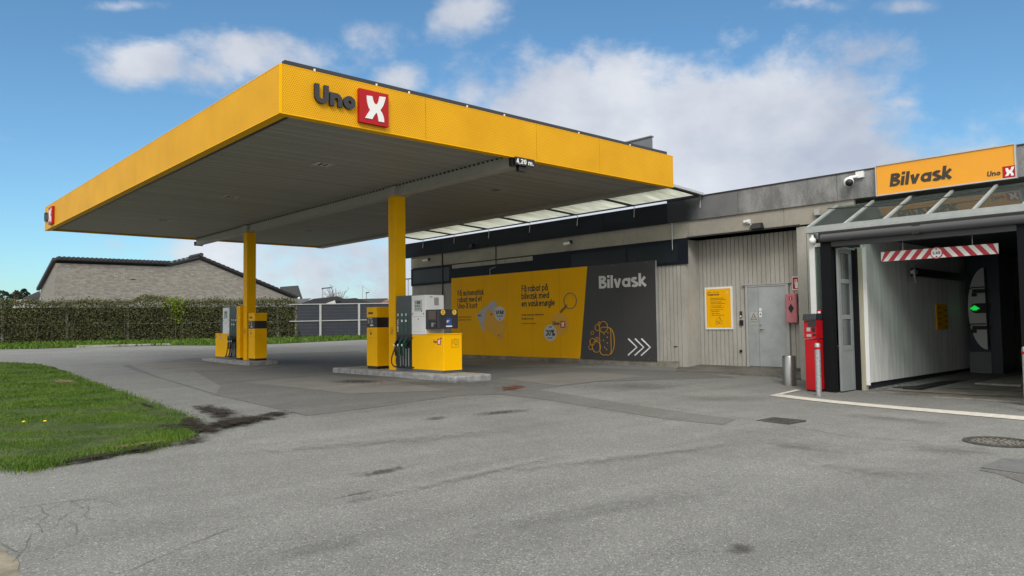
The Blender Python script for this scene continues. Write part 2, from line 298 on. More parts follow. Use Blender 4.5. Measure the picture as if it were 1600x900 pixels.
# ------------------------------------------------------------------ mesh helpers
ORG = {}
def empty(name, loc, label=None, cat=None, group=None):
    o = bpy.data.objects.new(name, None); COL.objects.link(o); o.location = loc; o.empty_display_size = .2
    ORG[o.name] = Vector(loc)
    if label: tag(o, label, cat, group)
    return o
def tag(o, label=None, cat=None, group=None, kind=None):
    if label: o['label'] = label
    if cat: o['category'] = cat
    if group: o['group'] = group
    if kind: o['kind'] = kind
    return o
class MB:
    def __init__(s): s.v = []; s.f = []; s.mi = []; s.m = 0; s.smooth = []
    def add(s, vs_, fs, smooth=False):
        n = len(s.v); s.v += [tuple(map(float, p)) for p in vs_]
        for f in fs: s.f.append([i+n for i in f]); s.mi.append(s.m); s.smooth.append(smooth)
        return s
    def hexa(s, P):   # 8 points: bottom 4 (ccw), top 4
        return s.add(P, [(3,2,1,0),(4,5,6,7),(0,1,5,4),(1,2,6,5),(2,3,7,6),(3,0,4,7)])
    def box(s, x0, x1, y0, y1, z0, z1):
        return s.hexa([(x0,y0,z0),(x1,y0,z0),(x1,y1,z0),(x0,y1,z0),(x0,y0,z1),(x1,y0,z1),(x1,y1,z1),(x0,y1,z1)])
    def bbox(s, x0, x1, y0, y1, z0, z1, b=.012):   # box with chamfered vertical and top edges
        def ring(d, z): return [(x0+d+b if False else x0+d, y0+d+b, z), (x0+d+b, y0+d, z), (x1-d-b, y0+d, z), (x1-d, y0+d+b, z), (x1-d, y1-d-b, z), (x1-d-b, y1-d, z), (x0+d+b, y1-d, z), (x0+d, y1-d-b, z)]
        vs_ = ring(0, z0)+ring(0, z1-b)+ring(b*.7, z1)
        fs = [tuple(range(7, -1, -1)), tuple(range(16, 24))]
        for k in range(8):
            j = (k+1) % 8
            fs += [(k, j, 8+j, 8+k), (8+k, 8+j, 16+j, 16+k)]
        return s.add(vs_, fs)
    def bar(s, a, b, w_, h_, up=(0,0,1)):
        a = Vector(a); b = Vector(b); d = (b-a).normalized(); u = Vector(up)
        sd_ = d.cross(u)
        if sd_.length < 1e-4: sd_ = d.cross(Vector((1,0,0)))
        sd_.normalize(); u = sd_.cross(d).normalized(); P = []
        for p in (a, b):
            for (i, j) in ((-1,-1),(1,-1),(1,1),(-1,1)): P.append(p+sd_*i*w_/2+u*j*h_/2)
        return s.add(P, [(0,1,2,3),(7,6,5,4),(0,4,5,1),(1,5,6,2),(2,6,7,3),(3,7,4,0)])
    def tube(s, pts, r, n=10, caps=True, smooth=True):
        pts = [Vector(p) for p in pts]; rs = r if isinstance(r, (list, tuple)) else [r]*len(pts)
        rings = []; ref = None
        for i, p in enumerate(pts):
            d = (pts[min(i+1, len(pts)-1)]-pts[max(i-1, 0)]).normalized()
            if ref is None: ref = d.orthogonal().normalized()
            ref = (ref-d*ref.dot(d)).normalized(); b = d.cross(ref)
            rings.append([p+(ref*math.cos(2*math.pi*k/n)+b*math.sin(2*math.pi*k/n))*rs[i] for k in range(n)])
        vs_ = [q for rg in rings for q in rg]; fs = []
        for i in range(len(pts)-1):
            for k in range(n): fs.append((i*n+k, i*n+(k+1) % n, (i+1)*n+(k+1) % n, (i+1)*n+k))
        s.add(vs_, fs, smooth)
        if caps: s.add(rings[0], [tuple(range(n-1, -1, -1))]); s.add(rings[-1], [tuple(range(n))])
        return s
    def sphere(s, c, r, n=14, m=9, sc_=(1,1,1)):
        vs_ = []; fs = []
        for i in range(m+1):
            t = math.pi*i/m
            for k in range(n):
                a = 2*math.pi*k/n; vs_.append((c[0]+r*sc_[0]*math.sin(t)*math.cos(a), c[1]+r*sc_[1]*math.sin(t)*math.sin(a), c[2]+r*sc_[2]*math.cos(t)))
        for i in range(m):
            for k in range(n): fs.append((i*n+k, (i+1)*n+k, (i+1)*n+(k+1) % n, i*n+(k+1) % n))
        return s.add(vs_, fs, True)
    def prism(s, poly, vec):   # planar polygon (3D pts) extruded by vec
        n = len(poly); v = Vector(vec); P = [Vector(p) for p in poly]
        return s.add(P+[p+v for p in P], [tuple(range(n-1, -1, -1)), tuple(range(n, 2*n))]+[(k, (k+1) % n, n+(k+1) % n, n+k) for k in range(n)])
    def build(s, name, m, parent=None, bevel=0):
        me = bpy.data.meshes.new(name); off = Vector((0, 0, 0))
        if parent is not None: off = ORG[parent.name]
        elif s.v:
            a = np.array(s.v); off = Vector(((a[:, 0].min()+a[:, 0].max())/2, (a[:, 1].min()+a[:, 1].max())/2, a[:, 2].min()))
            if getattr(s, 'keep0', False): off = Vector((0, 0, 0))
        me.from_pydata([tuple(Vector(p)-off) for p in s.v], [], s.f)
        ms = m if isinstance(m, (list, tuple)) else [m]
        for q in ms: me.materials.append(q)
        me.polygons.foreach_set('material_index', [min(i, len(ms)-1) for i in s.mi])
        me.polygons.foreach_set('use_smooth', s.smooth)
        me.update()
        bm = bmesh.new(); bm.from_mesh(me); bmesh.ops.recalc_face_normals(bm, faces=bm.faces)
        if bevel:
            bmesh.ops.bevel(bm, geom=[e for e in bm.edges if e.calc_length() > bevel*3], offset=bevel, segments=1, affect='EDGES')
        bm.to_mesh(me); bm.free()
        o = bpy.data.objects.new(name, me); COL.objects.link(o)
        if parent is not None: o.parent = parent; ORG[o.name] = off
        else: o.location = off; ORG[o.name] = off
        return o
def box(name, m, parent, *a, bevel=0): return MB().box(*a).build(name, m, parent, bevel)

# ------------------------------------------------------------------ stroke lettering
def arc(cx, cy, rx, ry, a0, a1, n=14):
    return [(cx+rx*math.cos(R_(a0+(a1-a0)*i/n)), cy+ry*math.sin(R_(a0+(a1-a0)*i/n))) for i in range(n+1)]
def glyph(c, w_):
    t = w_/2; X = .70; R = X/2; q = R-t; cap = 1.0
    S = []; adv = X
    bowl = lambda cx: ('c', arc(cx, R, q, q, 0, 360, 24)[:-1])
    def o(*p): S.append(('o', list(p)))
    if c in 'oø':
        S.append(bowl(R)); adv = X
        if c == 'ø': o((R-q*1.15, -.04), (R+q*1.15, X+.04))
    elif c in 'aå':
        S.append(bowl(R)); o((X-t, 0), (X-t, X))
        if c == 'å': S.append(('c', arc(R, X+.19, .09, .09, 0, 360, 12)[:-1]))
    elif c == 'b': S.append(bowl(R)); o((t, 0), (t, cap))
    elif c == 'd': S.append(bowl(R)); o((X-t, 0), (X-t, cap))
    elif c == 'p': S.append(bowl(R)); o((t, -.26), (t, X))
    elif c == 'g': S.append(bowl(R)); o((X-t, X), (X-t, -.02), *arc(R, -.02, q, .2, 0, -150, 10)[1:])
    elif c == 'c': o(*arc(R, R, q, q, 45, 315, 18)); adv = X*.9
    elif c == 'e': o((t, R), (X-t, R)); o(*arc(R, R, q, q, 0, 310, 20)); adv = X*.98
    elif c in 'iíj':
        o((t, 0 if c == 'i' else -.2), (t, X)); S.append(('o', [(t, X+.12), (t, X+.12+w_*.95)])); adv = w_
    elif c == 'l': o((t, 0), (t, cap)); adv = w_
    elif c == 'k': o((t, 0), (t, cap)); o((t, .26), (.52, X)); o((.20, .36), (.58, 0)); adv = .62
    elif c == 'm': o((t, 0), (t, X)); o(*arc(t+.19, X-.19-t+.0, .19, .19, 180, 0, 10), (t+.38, 0)); o(*arc(t+.57, X-.19-t, .19, .19, 180, 0, 10), (t+.76, 0)); adv = .76+w_
    elif c in 'n': o((t, 0), (t, X)); o(*arc(t+.225, X-.225-t, .225, .225, 180, 0, 12), (t+.45, 0)); adv = .45+w_
    elif c == 'u': o((t, X), *arc(t+.225, .225+t, .225, .225, 180, 360, 12), (t+.45, X)); adv = .45+w_
    elif c == 'r': o((t, 0), (t, X)); o(*arc(t+.24, X-.24-t, .24, .24, 180, 80, 8)); adv = .40
    elif c == 's': o(*arc(.25, X*.74, .19, X*.26-t*.6, 30, 200, 9), *arc(.26, X*.27, .21, X*.27-t*.6, 20, -155, 9)); adv = .50
    elif c == 't': o((.16, 0), (.16, .95)); o((0, X-t), (.36, X-t)); adv = .37
    elif c == 'f': o((.14, 0), (.14, .8), *arc(.28, .8, .14, .2-t, 180, 80, 6)); o((0, X-t), (.34, X-t)); adv = .34
    elif c == 'v': o((t*.8, X), (.30, 0)); o((.30, 0), (.60-t*.8, X)); adv = .60
    elif c == 'h': o((t, 0), (t, cap)); o(*arc(t+.225, X-.225-t, .225, .225, 180, 0, 12), (t+.45, 0)); adv = .45+w_
    elif c == 'B': o((t, 0), (t, 1)); o((t, 1-t), (.33, 1-t), *arc(.33, .755, .21, .245-t, 90, -90, 10), (t, .51)); o((t, .51), (.36, .51), *arc(.36, .27, .235, .27-t*.9, 90, -90, 10), (t, t)); adv = .66
    elif c == 'U': o((t, 1), *arc(t+.26, .26+t, .26, .26, 180, 360, 14), (t+.52, 1)); adv = .52+w_
    elif c == 'F': o((t, 0), (t, 1)); o((t, 1-t), (.52, 1-t)); o((t, .5), (.48, .5)); adv = .54
    elif c == 'E': o((t, 0), (t, 1)); o((t, 1-t), (.5, 1-t)); o((t, .5), (.46, .5)); o((t, t), (.5, t)); adv = .53
    elif c == 'L': o((t, 1), (t, 0)); o((t, t), (.46, t)); adv = .48
    elif c == 'I': o((t, 0), (t, 1)); adv = w_
    elif c == 'D': o((t, 0), (t, 1)); o((t, 1-t), (.25, 1-t), *arc(.25, .5, .36, .5-t, 90, -90, 14), (t, t)); adv = .68
    elif c == 'S': o(*arc(.30, .74, .22, .26-t, 40, 205, 9), *arc(.30, .265, .24, .265-t, 25, -150, 9)); adv = .60
    elif c == 'P': o((t, 0), (t, 1)); o((t, 1-t), (.32, 1-t), *arc(.32, .69, .22, .31-t, 90, -90, 10), (t, .38)); adv = .60
    elif c == 'R': o((t, 0), (t, 1)); o((t, 1-t), (.32, 1-t), *arc(.32, .69, .22, .31-t, 90, -90, 10), (t, .38)); o((.28, .38), (.55, 0)); adv = .62
    elif c == 'A': o((t*.8, 0), (.36, 1)); o((.36, 1), (.72-t*.8, 0)); o((.17, .28), (.55, .28)); adv = .72
    elif c == 'X': o((t, 0), (.62, 1)); o((.62, 0), (t, 1)); adv = .68
    elif c == 'V': o((t*.8, 1), (.35, 0)); o((.35, 0), (.70-t*.8, 1)); adv = .70
    elif c == '0': S.append(('c', arc(.31, .5, .31-t, .5-t, 0, 360, 22)[:-1])); adv = .62
    elif c == '1': o((.24, 0), (.24, 1)); o((.02, .78), (.24, 1-t)); adv = .34
    elif c == '2': o(*arc(.29, .70, .25-t*.4, .30-t, 165, -40, 12), (t, t*1.2)); o((t*.6, t), (.56, t)); adv = .58
    elif c == '3': o(*arc(.27, .745, .22, .255-t, 150, -80, 11)); o(*arc(.27, .27, .25, .27-t, 80, -150, 11)); adv = .56
    elif c == '4': o((.45, 0), (.45, 1)); o((.45, 1), (t, .27)); o((t*.5, .27), (.62, .27)); adv = .62
    elif c == '6': S.append(('c', arc(.30, .31, .30-t, .31-t, 0, 360, 18)[:-1])); o((t+.01, .34), (.40, 1)); adv = .60
    elif c == '%': S.append(('c', arc(.2, .78, .13, .15, 0, 360, 12)[:-1])); S.append(('c', arc(.68, .22, .13, .15, 0, 360, 12)[:-1])); o((.2, 0), (.68, 1)); adv = .88
    elif c == ',': o((.10, .08), (.04, -.14)); adv = .18
    elif c == '.': o((t, 0), (t, w_)); adv = w_
    elif c == '-': o((0, .36), (.32, .36)); adv = .34
    elif c == '>': o((0, 1), (.5, .5), (0, 0)); adv = .5
    else: adv = .22
    return S, adv
def ribbon(pts, t, closed):
    n = len(pts); L_, R2 = [], []
    for i in range(n):
        p = Vector(pts[i])
        a = Vector(pts[(i-1) % n]) if (closed or i > 0) else None; b = Vector(pts[(i+1) % n]) if (closed or i < n-1) else None
        d1 = (p-a).normalized() if a is not None and (p-a).length > 1e-7 else None; d2 = (b-p).normalized() if b is not None and (b-p).length > 1e-7 else None
        if d1 is None: d1 = d2
        if d2 is None: d2 = d1
        n1 = Vector((-d1.y, d1.x)); n2 = Vector((-d2.y, d2.x)); m = (n1+n2)
        if m.length < 1e-5: m = n1
        m.normalize(); k = min(2.0, 1/max(.4, m.dot(n1)))
        L_.append(p+m*t*k); R2.append(p-m*t*k)
    return L_, R2
def text_mb(s, origin, dx, dy, dn, size, w_=.2, depth=.004, slant=0, gap=.10, mb=None, width=None):
    """stroke lettering: origin = left end of the baseline, size = cap height"""
    mb = mb or MB(); O = Vector(origin); dx = Vector(dx).normalized(); dy = Vector(dy).normalized(); dn = Vector(dn).normalized(); x = 0; k = 0
    tot = sum((glyph(c, w_)[1]+gap) for c in s)-gap
    sx = size if width is None else width/tot
    for c in s:
        S, adv = glyph(c, w_)
        for (ty, pts) in S:
            Lp, Rp = ribbon(pts, w_/2, ty == 'c'); n = len(pts)
            dep = depth+(k % 7)*.0007; k += 1
            def P(q, z): return O+dx*((x+q.x+slant*q.y)*sx)+dy*(q.y*size)+dn*z
            vs_ = [P(q, dep) for q in Lp]+[P(q, dep) for q in Rp]+[P(q, 0) for q in Lp]+[P(q, 0) for q in Rp]; fs = []
            for i in range(n if ty == 'c' else n-1):
                j = (i+1) % n
                fs += [(i, j, n+j, n+i), (i, 2*n+i, 2*n+j, j), (n+i, n+j, 3*n+j, 3*n+i)]
            if ty == 'o': fs += [(0, n, 3*n, 2*n), (n-1, 3*n-1, 4*n-1, 2*n-1)]
            mb.add(vs_, fs)
        x += adv+gap
    return mb
def scribble(mb, origin, dx, dy, dn, size, s, depth=.003):  # small print
    return text_mb(s, origin, dx, dy, dn, size, .15, depth, gap=.14, mb=mb)
XP = [(.235,.185),(.42,.17),(.455,.30),(.50,.375),(.546,.395),(.595,.37),(.635,.29),(.672,.127),(.885,.108),(.85,.25),(.80,.38),(.74,.48),(.694,.54),(.75,.60),(.80,.70),(.825,.80),(.83,.885),(.64,.89),(.625,.78),(.60,.70),(.563,.64),(.51,.70),(.46,.78),(.42,.86),(.18,.863),(.24,.76),(.30,.67),(.345,.605),(.30,.53),(.26,.42),(.24,.30)]
def x_emblem(parent, O, dx, dy, dn, s, depth, name='emblem', rd=None):
    """red square with the curved white X; O = lower-left corner"""
    O = Vector(O); dx = Vector(dx); dy = Vector(dy); dn = Vector(dn)
    m = MB(); m.prism([O, O+dx*s, O+dx*s+dy*s, O+dy*s], dn*depth); e = m.build(name, rd or red, parent)
    m = MB(); m.prism([O+dx*(s*a)+dy*(s*(1-b))+dn*(depth-.001) for a, b in XP], dn*(.004+.02*min(1, s))); m.build('letter_x', white, e)
    return e

# ------------------------------------------------------------------ ground sheets
def grid_ground():
    xs = np.r_[[-2500, -900, -350, -150, -80, -50, -32, -24], gx, [46, 54, 66, 90, 150, 350, 900, 2500]]
    ys = np.r_[[-2500, -900, -300, -100, -50, -25, -14], gy, [82, 95, 120, 180, 350, 900, 2500]]
    Z = raw_h(*np.meshgrid(xs, ys, indexing='ij'))
    me = bpy.data.meshes.new('ground'); nx, ny = len(xs), len(ys)
    V = [(float(xs[i]), float(ys[j]), float(Z[i, j])) for i in range(nx) for j in range(ny)]
    Fc = [(i*ny+j, (i+1)*ny+j, (i+1)*ny+j+1, i*ny+j+1) for i in range(nx-1) for j in range(ny-1)]
    me.from_pydata(V, [], Fc); me.materials.append(asph); me.polygons.foreach_set('use_smooth', [True]*len(Fc))
    o = bpy.data.objects.new('ground', me); COL.objects.link(o); tag(o, kind='structure'); return o
grid_ground()
def drape(name, pts, m, dz=.005, kind='structure', rag=0, thick=0):
    """polygon of ground points laid on the ground sheet"""
    P = [(float(p[0]), float(p[1])) for p in pts]
    if rag:
        Q = []
        for i in range(len(P)):
            a = Vector(P[i]); b = Vector(P[(i+1) % len(P)]); k = max(1, int((b-a).length/.12)); nrm = Vector((-(b-a).y, (b-a).x)).normalized() if (b-a).length > 0 else Vector((0, 0))
            for j in range(k):
                q = a.lerp(b, j/k)+nrm*random.uniform(-rag, rag)*(0 if j == 0 else 1); Q.append((q.x, q.y))
        P = Q
    bm = bmesh.new(); vs_ = [bm.verts.new((x, y, 0)) for x, y in P]; bm.faces.new(vs_)
    xs = [p[0] for p in P]; ys = [p[1] for p in P]
    for ax, g, lo, hi in ((0, gx, min(xs), max(xs)), (1, gy, min(ys), max(ys))):
        for c in g:
            if lo < c < hi:
                nrm = (1, 0, 0) if ax == 0 else (0, 1, 0); co = (c, 0, 0) if ax == 0 else (0, c, 0)
                bmesh.ops.bisect_plane(bm, geom=bm.verts[:]+bm.edges[:]+bm.faces[:], plane_co=co, plane_no=nrm, dist=1e-5)
    bmesh.ops.triangulate(bm, faces=bm.faces[:])
    for v in bm.verts: v.co.z = gz(v.co.x, v.co.y)+dz
    if thick:
        ret = bmesh.ops.extrude_face_region(bm, geom=bm.faces[:])
        for e in ret['geom']:
            if isinstance(e, bmesh.types.BMVert): e.co.z += thick
    bmesh.ops.recalc_face_normals(bm, faces=bm.faces)
    if not thick:
        for f_ in bm.faces:
            if f_.normal.z < 0: f_.normal_flip()
    me = bpy.data.meshes.new(name); bm.to_mesh(me); bm.free(); me.materials.append(m)
    o = bpy.data.objects.new(name, me); COL.objects.link(o)
    if kind: o['kind'] = kind
    return o
def dpx(name, pix, m, **k): return drape(name, [gpt(*p)[:2] for p in pix], m, **k)
dpx('asphalt_patch', [(190,571),(335,617),(480,650),(610,634),(710,619),(780,616),(860,626),(1040,655),(1130,664),(1150,655),(1040,640),(840,609),(930,597),(1150,590),(1060,580),(760,572),(560,549),(440,552),(300,560)], asph_d, dz=.004)
dpx('worn_slab', [(200,569),(285,569),(345,604),(337,616),(250,590)], asph, dz=.006)
dpx('concrete_slab', [(376,598),(516,586),(640,600),(700,611),(545,616)], asph_l, dz=.008)
dpx('concrete_slab', [(205,569),(315,566),(395,573),(445,571),(395,579),(280,580)], asph_l, dz=.008)
dpx('concrete_slab', [(780,592),(905,581),(1005,588),(870,603)], asph_l, dz=.008)
dpx('worn_track', [(1530,735),(1600,716),(1640,720),(1640,770),(1560,741)], asph_d, dz=.004)
# dark soil and drip stains
soil = conc('wet_soil', (.050, .045, .036), .5, 5)
dpx('soil_patch', [(262,654),(285,650),(300,664),(318,660),(322,672),(300,684),(262,694),(225,702),(150,714),(70,732),(40,736),(60,728),(150,706),(245,690)], soil, dz=.006, rag=.05)
sand = conc('dry_sand', (.22, .20, .15), .3, 6)
dpx('sand_patch', [(-20,838),(12,868),(38,902),(60,930),(-60,960)], sand, dz=.006, rag=.03)
oil = asph_oil
rustm = asphalt('rust_stained_asphalt', (.13, .075, .045), .7)
# stains whose edges fade through their own transparency
def stain_mat(name, col, op=.6, nscale=5):
    m = bpy.data.materials.new(name); m.use_nodes = True; nt = m.node_tree; nt.nodes.clear(); L = nt.links.new
    out = N(nt, 'ShaderNodeOutputMaterial'); t = N(nt, 'ShaderNodeBsdfTransparent'); d = N(nt, 'ShaderNodeBsdfDiffuse'); d.inputs[0].default_value = (*col, 1)
    tc = N(nt, 'ShaderNodeTexCoord'); n = N(nt, 'ShaderNodeTexNoise', i_Scale=nscale, i_Detail=8.0, i_Roughness=.7); L(tc.outputs['Object'], n.inputs['Vector'])
    at = N(nt, 'ShaderNodeAttribute', attribute_name='fade')
    a = N(nt, 'ShaderNodeMath', operation='MULTIPLY_ADD'); L(n.outputs[0], a.inputs[0]); a.inputs[1].default_value = 2.4; L(at.outputs['Fac'], a.inputs[2])
    mr = N(nt, 'ShaderNodeMapRange', interpolation_type='SMOOTHSTEP'); L(a.outputs[0], mr.inputs[0]); mr.inputs[1].default_value = 1.45; mr.inputs[2].default_value = 2.15; mr.inputs[4].default_value = op
    mx = N(nt, 'ShaderNodeMixShader'); L(mr.outputs[0], mx.inputs[0]); L(t.outputs[0], mx.inputs[1]); L(d.outputs[0], mx.inputs[2]); L(mx.outputs[0], out.inputs[0])
    return m
st_dark = stain_mat('oil_stain', (.045, .042, .038), .62, 16)
st_rust = stain_mat('rust_stain', (.14, .045, .02), .7, 6)
st_light = stain_mat('worn_light_asphalt', (.27, .27, .255), .35, 9)
st_dim = stain_mat('damp_asphalt', (.10, .10, .094), .32, 9)
def stain(cx, cy, hw, hh, m, name='ground_stain', dz=.011, rot=0):
    c = gpt(cx, cy); e = gpt(cx+hw, cy+rot); f_ = gpt(cx, cy+hh)
    A = Vector((e-c)[:2]); B = Vector((f_-c)[:2]); nr, na = 5, 20; V = [(c[0], c[1])]; fd = [1.0]
    for i in range(1, nr+1):
        for k in range(na):
            a = 2*math.pi*k/na; r = i/nr; q = Vector((c[0], c[1]))+(A*math.cos(a)+B*math.sin(a))*r; V.append((q.x, q.y)); fd.append(1-r)
    Fc = [(0, 1+k, 1+(k+1) % na) for k in range(na)]
    for i in range(nr-1):
        for k in range(na): Fc.append((1+i*na+k, 1+(i+1)*na+k, 1+(i+1)*na+(k+1) % na, 1+i*na+(k+1) % na))
    me = bpy.data.meshes.new(name); me.from_pydata([(x, y, gz(x, y)+dz) for x, y in V], [], Fc); me.materials.append(m)
    at = me.attributes.new('fade', 'FLOAT', 'POINT'); at.data.foreach_set('value', fd)
    o = bpy.data.objects.new(name, me); COL.objects.link(o); tag(o, kind='structure'); return o
st_spot = stain_mat('dim_oil_spot', (.07, .065, .058), .5, 3)
for i, s_ in enumerate([(1160,858,46,19,st_spot,0),(800,607,38,7,st_rust,-2),(600,738,62,5,st_dark,-12),(785,645,70,4,st_dark,-6),(680,655,30,3,st_dark,-3),(560,597,70,5,st_dark,0),(380,655,80,8,st_dark,-6),
      (740,744,190,8,st_light,-42),(600,690,260,10,st_light,-22),(1350,735,160,16,st_light,18),(980,715,260,9,st_light,-30),(500,860,180,9,st_dim,-40),(1250,700,90,6,st_dim,12),(1480,705,140,9,st_dim,10),(1000,605,120,9,st_dim,0),(690,600,200,8,st_dim,2),
      (1400,655,160,8,st_light,14),(1140,622,150,10,st_light,0),(950,800,300,10,st_dim,-50),(560,782,60,4,st_dark,-12)]):
    stain(s_[0], s_[1], s_[2], s_[3], s_[4], rot=s_[5], dz=.010+.0025*i)
st_soil = stain_mat('loose_soil', (.040, .036, .030), .95, 7)
for i, s_ in enumerate([(345,666,75,15,-10),(400,656,75,9,-9),(322,640,34,12,2),(300,690,45,9,-8),(240,700,60,7,-10),(430,648,40,5,-3),(270,672,35,20,0),(350,650,40,6,-4),(150,716,70,6,-10),(90,728,60,5,-8),(200,708,60,6,-9),(30,733,50,4,-3),(230,636,30,4,10),(320,672,48,16,-4),(300,662,40,14,0),(370,662,60,12,-6),(345,645,45,9,2),(130,722,90,7,-12),(225,706,50,6,-9)]):
    stain(s_[0], s_[1], s_[2], s_[3], st_soil, rot=s_[4], dz=.062+.0025*i if False else .012+.002*i)
st_dry = stain_mat('dry_patch', (.23, .20, .12), .7, 5)
for i, s_ in enumerate([(100,598,38,6,2),(215,699,60,5,-8)]): stain(s_[0], s_[1], s_[2], s_[3], st_dry, rot=s_[4], dz=.045, name='bare_lawn_patch')
# cracks
crackm = mat('crack_tar', (.075, .074, .069), .9)
def crack(pix, wd=.012, name='asphalt_crack', jit=.011):
    P = [Vector(gpt(*p)[:2]) for p in pix]; Q = []
    for a, b in zip(P[:-1], P[1:]):
        k = max(2, int((b-a).length/.10))
        for j in range(k): Q.append(a.lerp(b, j/k)+Vector((random.uniform(-jit, jit), random.uniform(-jit, jit))))
    Q.append(P[-1]); mb = MB()
    for i in range(len(Q)-1):
        d = (Q[i+1]-Q[i]).normalized(); n_ = Vector((-d.y, d.x)); w0 = wd*random.uniform(.25, .5)/2
        a, b = Q[i], Q[i+1]
        pts = [a-n_*w0, b-n_*w0, b+n_*w0, a+n_*w0]
        mb.add([(p.x, p.y, gz(p.x, p.y)+.0065) for p in pts], [(0,1,2,3)])
    o = mb.build(name, crackm); tag(o, kind='structure')
for pl_, wd in (([(0,798),(60,790),(110,783),(150,780)],.016),([(110,783),(128,795),(105,805),(92,812)],.012),([(88,790),(50,812),(20,818)],.01),([(60,790),(75,806),(58,818),(66,834)],.008),([(105,805),(80,828),(48,835)],.008),([(0,812),(28,806),(50,812)],.008),([(92,812),(120,822),(118,836)],.008),([(140,792),(132,806),(146,812)],.007),([(150,780),(190,790)],.01),([(48,835),(36,860),(20,880)],.012),([(128,795),(145,790)],.01),([(0,850),(30,865)],.012),
      ([(200,893),(300,850),(372,822)],.014),([(1040,636),(1120,648),(1190,658),(1330,683),(1440,690),(1515,690)],.022),([(1160,592),(1080,600),(1010,609)],.018),([(1150,672),(1220,680),(1330,700)],.012),([(520,651),(600,640),(710,620),(775,617)],.014),([(782,617),(870,630),(1040,658)],.012),([(336,618),(400,632),(480,650)],.014),([(540,742),(600,735),(625,729)],.02),([(1370,612),(1480,622),(1600,632)],.03)):
    crack(pl_, wd)

# ------------------------------------------------------------------ white painted line
lp = [(14.02,7.80),(15.7,7.96),(15.72,7.86),(14.16,7.66),(13.98,6.5),(12.6,-.5),(12.5,-.5)]
a = gpt(1202,618.5); b = gpt(1252,610); c = gpt(1600,651); e = gpt(1600,657); a2 = gpt(1222,615.5+1.2); b2 = gpt(1243,609.5)
dr = Vector((c-a2)[:2])
c_ = Vector(a2[:2])+dr*1.8; e_ = Vector(a[:2])+Vector((e-a)[:2])*1.8
drape('parking_line', [a[:2], e_, c_, a2[:2]], paintline, dz=.008, rag=.006)
drape('parking_line', [a[:2], a2[:2], b[:2], b2[:2]], paintline, dz=.012, rag=.005)

# ------------------------------------------------------------------ grass
grassm = conc('turf', (.040, .060, .012), .5, 3, .95)
isl = [(-60,560),(0,567),(60,570),(90,577),(120,590),(180,612),(240,632),(290,650),(303,660),(300,676),(262,688),(220,697),(170,705),(110,718),(60,731),(0,728),(-80,735)]
islp = [gpt(*p)[:2] for p in isl]
GR = [tuple(p) for p in islp]+[(-3.5, 9.2), (-6, 14), (-7, 30), (0, 37)]
drape('grass_island', GR, grassm, dz=.01, thick=.012, rag=.035)
def inside(x, y, poly):
    r = False; j = len(poly)-1
    for i in range(len(poly)):
        if (poly[i][1] > y) != (poly[j][1] > y) and x < (poly[j][0]-poly[i][0])*(y-poly[i][1])/(poly[j][1]-poly[i][1])+poly[i][0]: r = not r
        j = i
    return r
def blade_mat():
    m = bpy.data.materials.new('grass_blades'); m.use_nodes = True; nt = m.node_tree; L = nt.links.new; b = nt.nodes['Principled BSDF']; b.inputs['Roughness'].default_value = .6; b.inputs['Specular IOR Level'].default_value = .25
    tc = N(nt, 'ShaderNodeTexCoord'); n = N(nt, 'ShaderNodeTexNoise', i_Scale=1.3, i_Detail=6.0, i_Roughness=.65); L(tc.outputs['Object'], n.inputs['Vector'])
    n2 = N(nt, 'ShaderNodeTexNoise', i_Scale=40.0, i_Detail=2.0); L(tc.outputs['Object'], n2.inputs['Vector'])
    ad = N(nt, 'ShaderNodeMath', operation='MULTIPLY_ADD'); L(n2.outputs[0], ad.inputs[0]); ad.inputs[1].default_value = .6; L(n.outputs[0], ad.inputs[2])
    cr = N(nt, 'ShaderNodeValToRGB'); L(ad.outputs[0], cr.inputs[0]); e = cr.color_ramp.elements
    e[0].position = .5; e[0].color = (.022, .060, .005, 1); e[1].position = 1.0; e[1].color = (.12, .19, .022, 1); q = e.new(.75); q.color = (.060, .130, .009, 1)
    L(cr.outputs[0], b.inputs['Base Color']); return m
bladem = blade_mat()
def blades(name, poly, n, hmin, hmax, near=None, label=None, edge=None, wscale=1):
    xs = [p[0] for p in poly]; ys = [p[1] for p in poly]; V = []; Fc = []; cnt = 0; tries = 0
    while cnt < n and tries < n*30:
        tries += 1
        x = random.uniform(min(xs), max(xs)); y = random.uniform(min(ys), max(ys))
        dist = math.hypot(x, y)
        if near and random.random() > (near/max(dist, near))**1.7: continue
        if not inside(x+random.gauss(0, .08), y+random.gauss(0, .08), poly): continue
        # keep to what the picture can see from a little to either side
        if near and (x*math.cos(.10)-y*math.sin(.10)) < -1.4: continue
        tuft = .6+.8*abs(math.sin(x*2.1+math.sin(y*1.7)*2)*math.cos(y*1.3+x))
        k = max(1, dist/11); h = random.uniform(hmin, hmax)*tuft*min(k, 1.5); wd = random.uniform(.0022, .0045)*k*1.15*wscale
        a = random.uniform(0, 2*math.pi); l = random.uniform(.1, .9)*h; dx, dy = math.cos(a), math.sin(a); b = random.uniform(0, 2*math.pi); bx, by = math.cos(b)*wd, math.sin(b)*wd
        z = gz(x, y)+.01; i = len(V)
        V += [(x-bx, y-by, z), (x+bx, y+by, z), (x+dx*l*.4+bx*.7, y+dy*l*.4+by*.7, z+h*.6), (x+dx*l*.4-bx*.7, y+dy*l*.4-by*.7, z+h*.6), (x+dx*l, y+dy*l, z+h)]
        Fc += [(i, i+1, i+2, i+3), (i+3, i+2, i+4)]; cnt += 1
    me = bpy.data.meshes.new(name); me.from_pydata(V, [], Fc); me.materials.append(bladem)
    o = bpy.data.objects.new(name, me); COL.objects.link(o); tag(o, label, 'grass', kind='stuff'); return o
blades('grass', GR, 170000, .014, .036, near=9, label='short green lawn grass on the rounded island at the left')
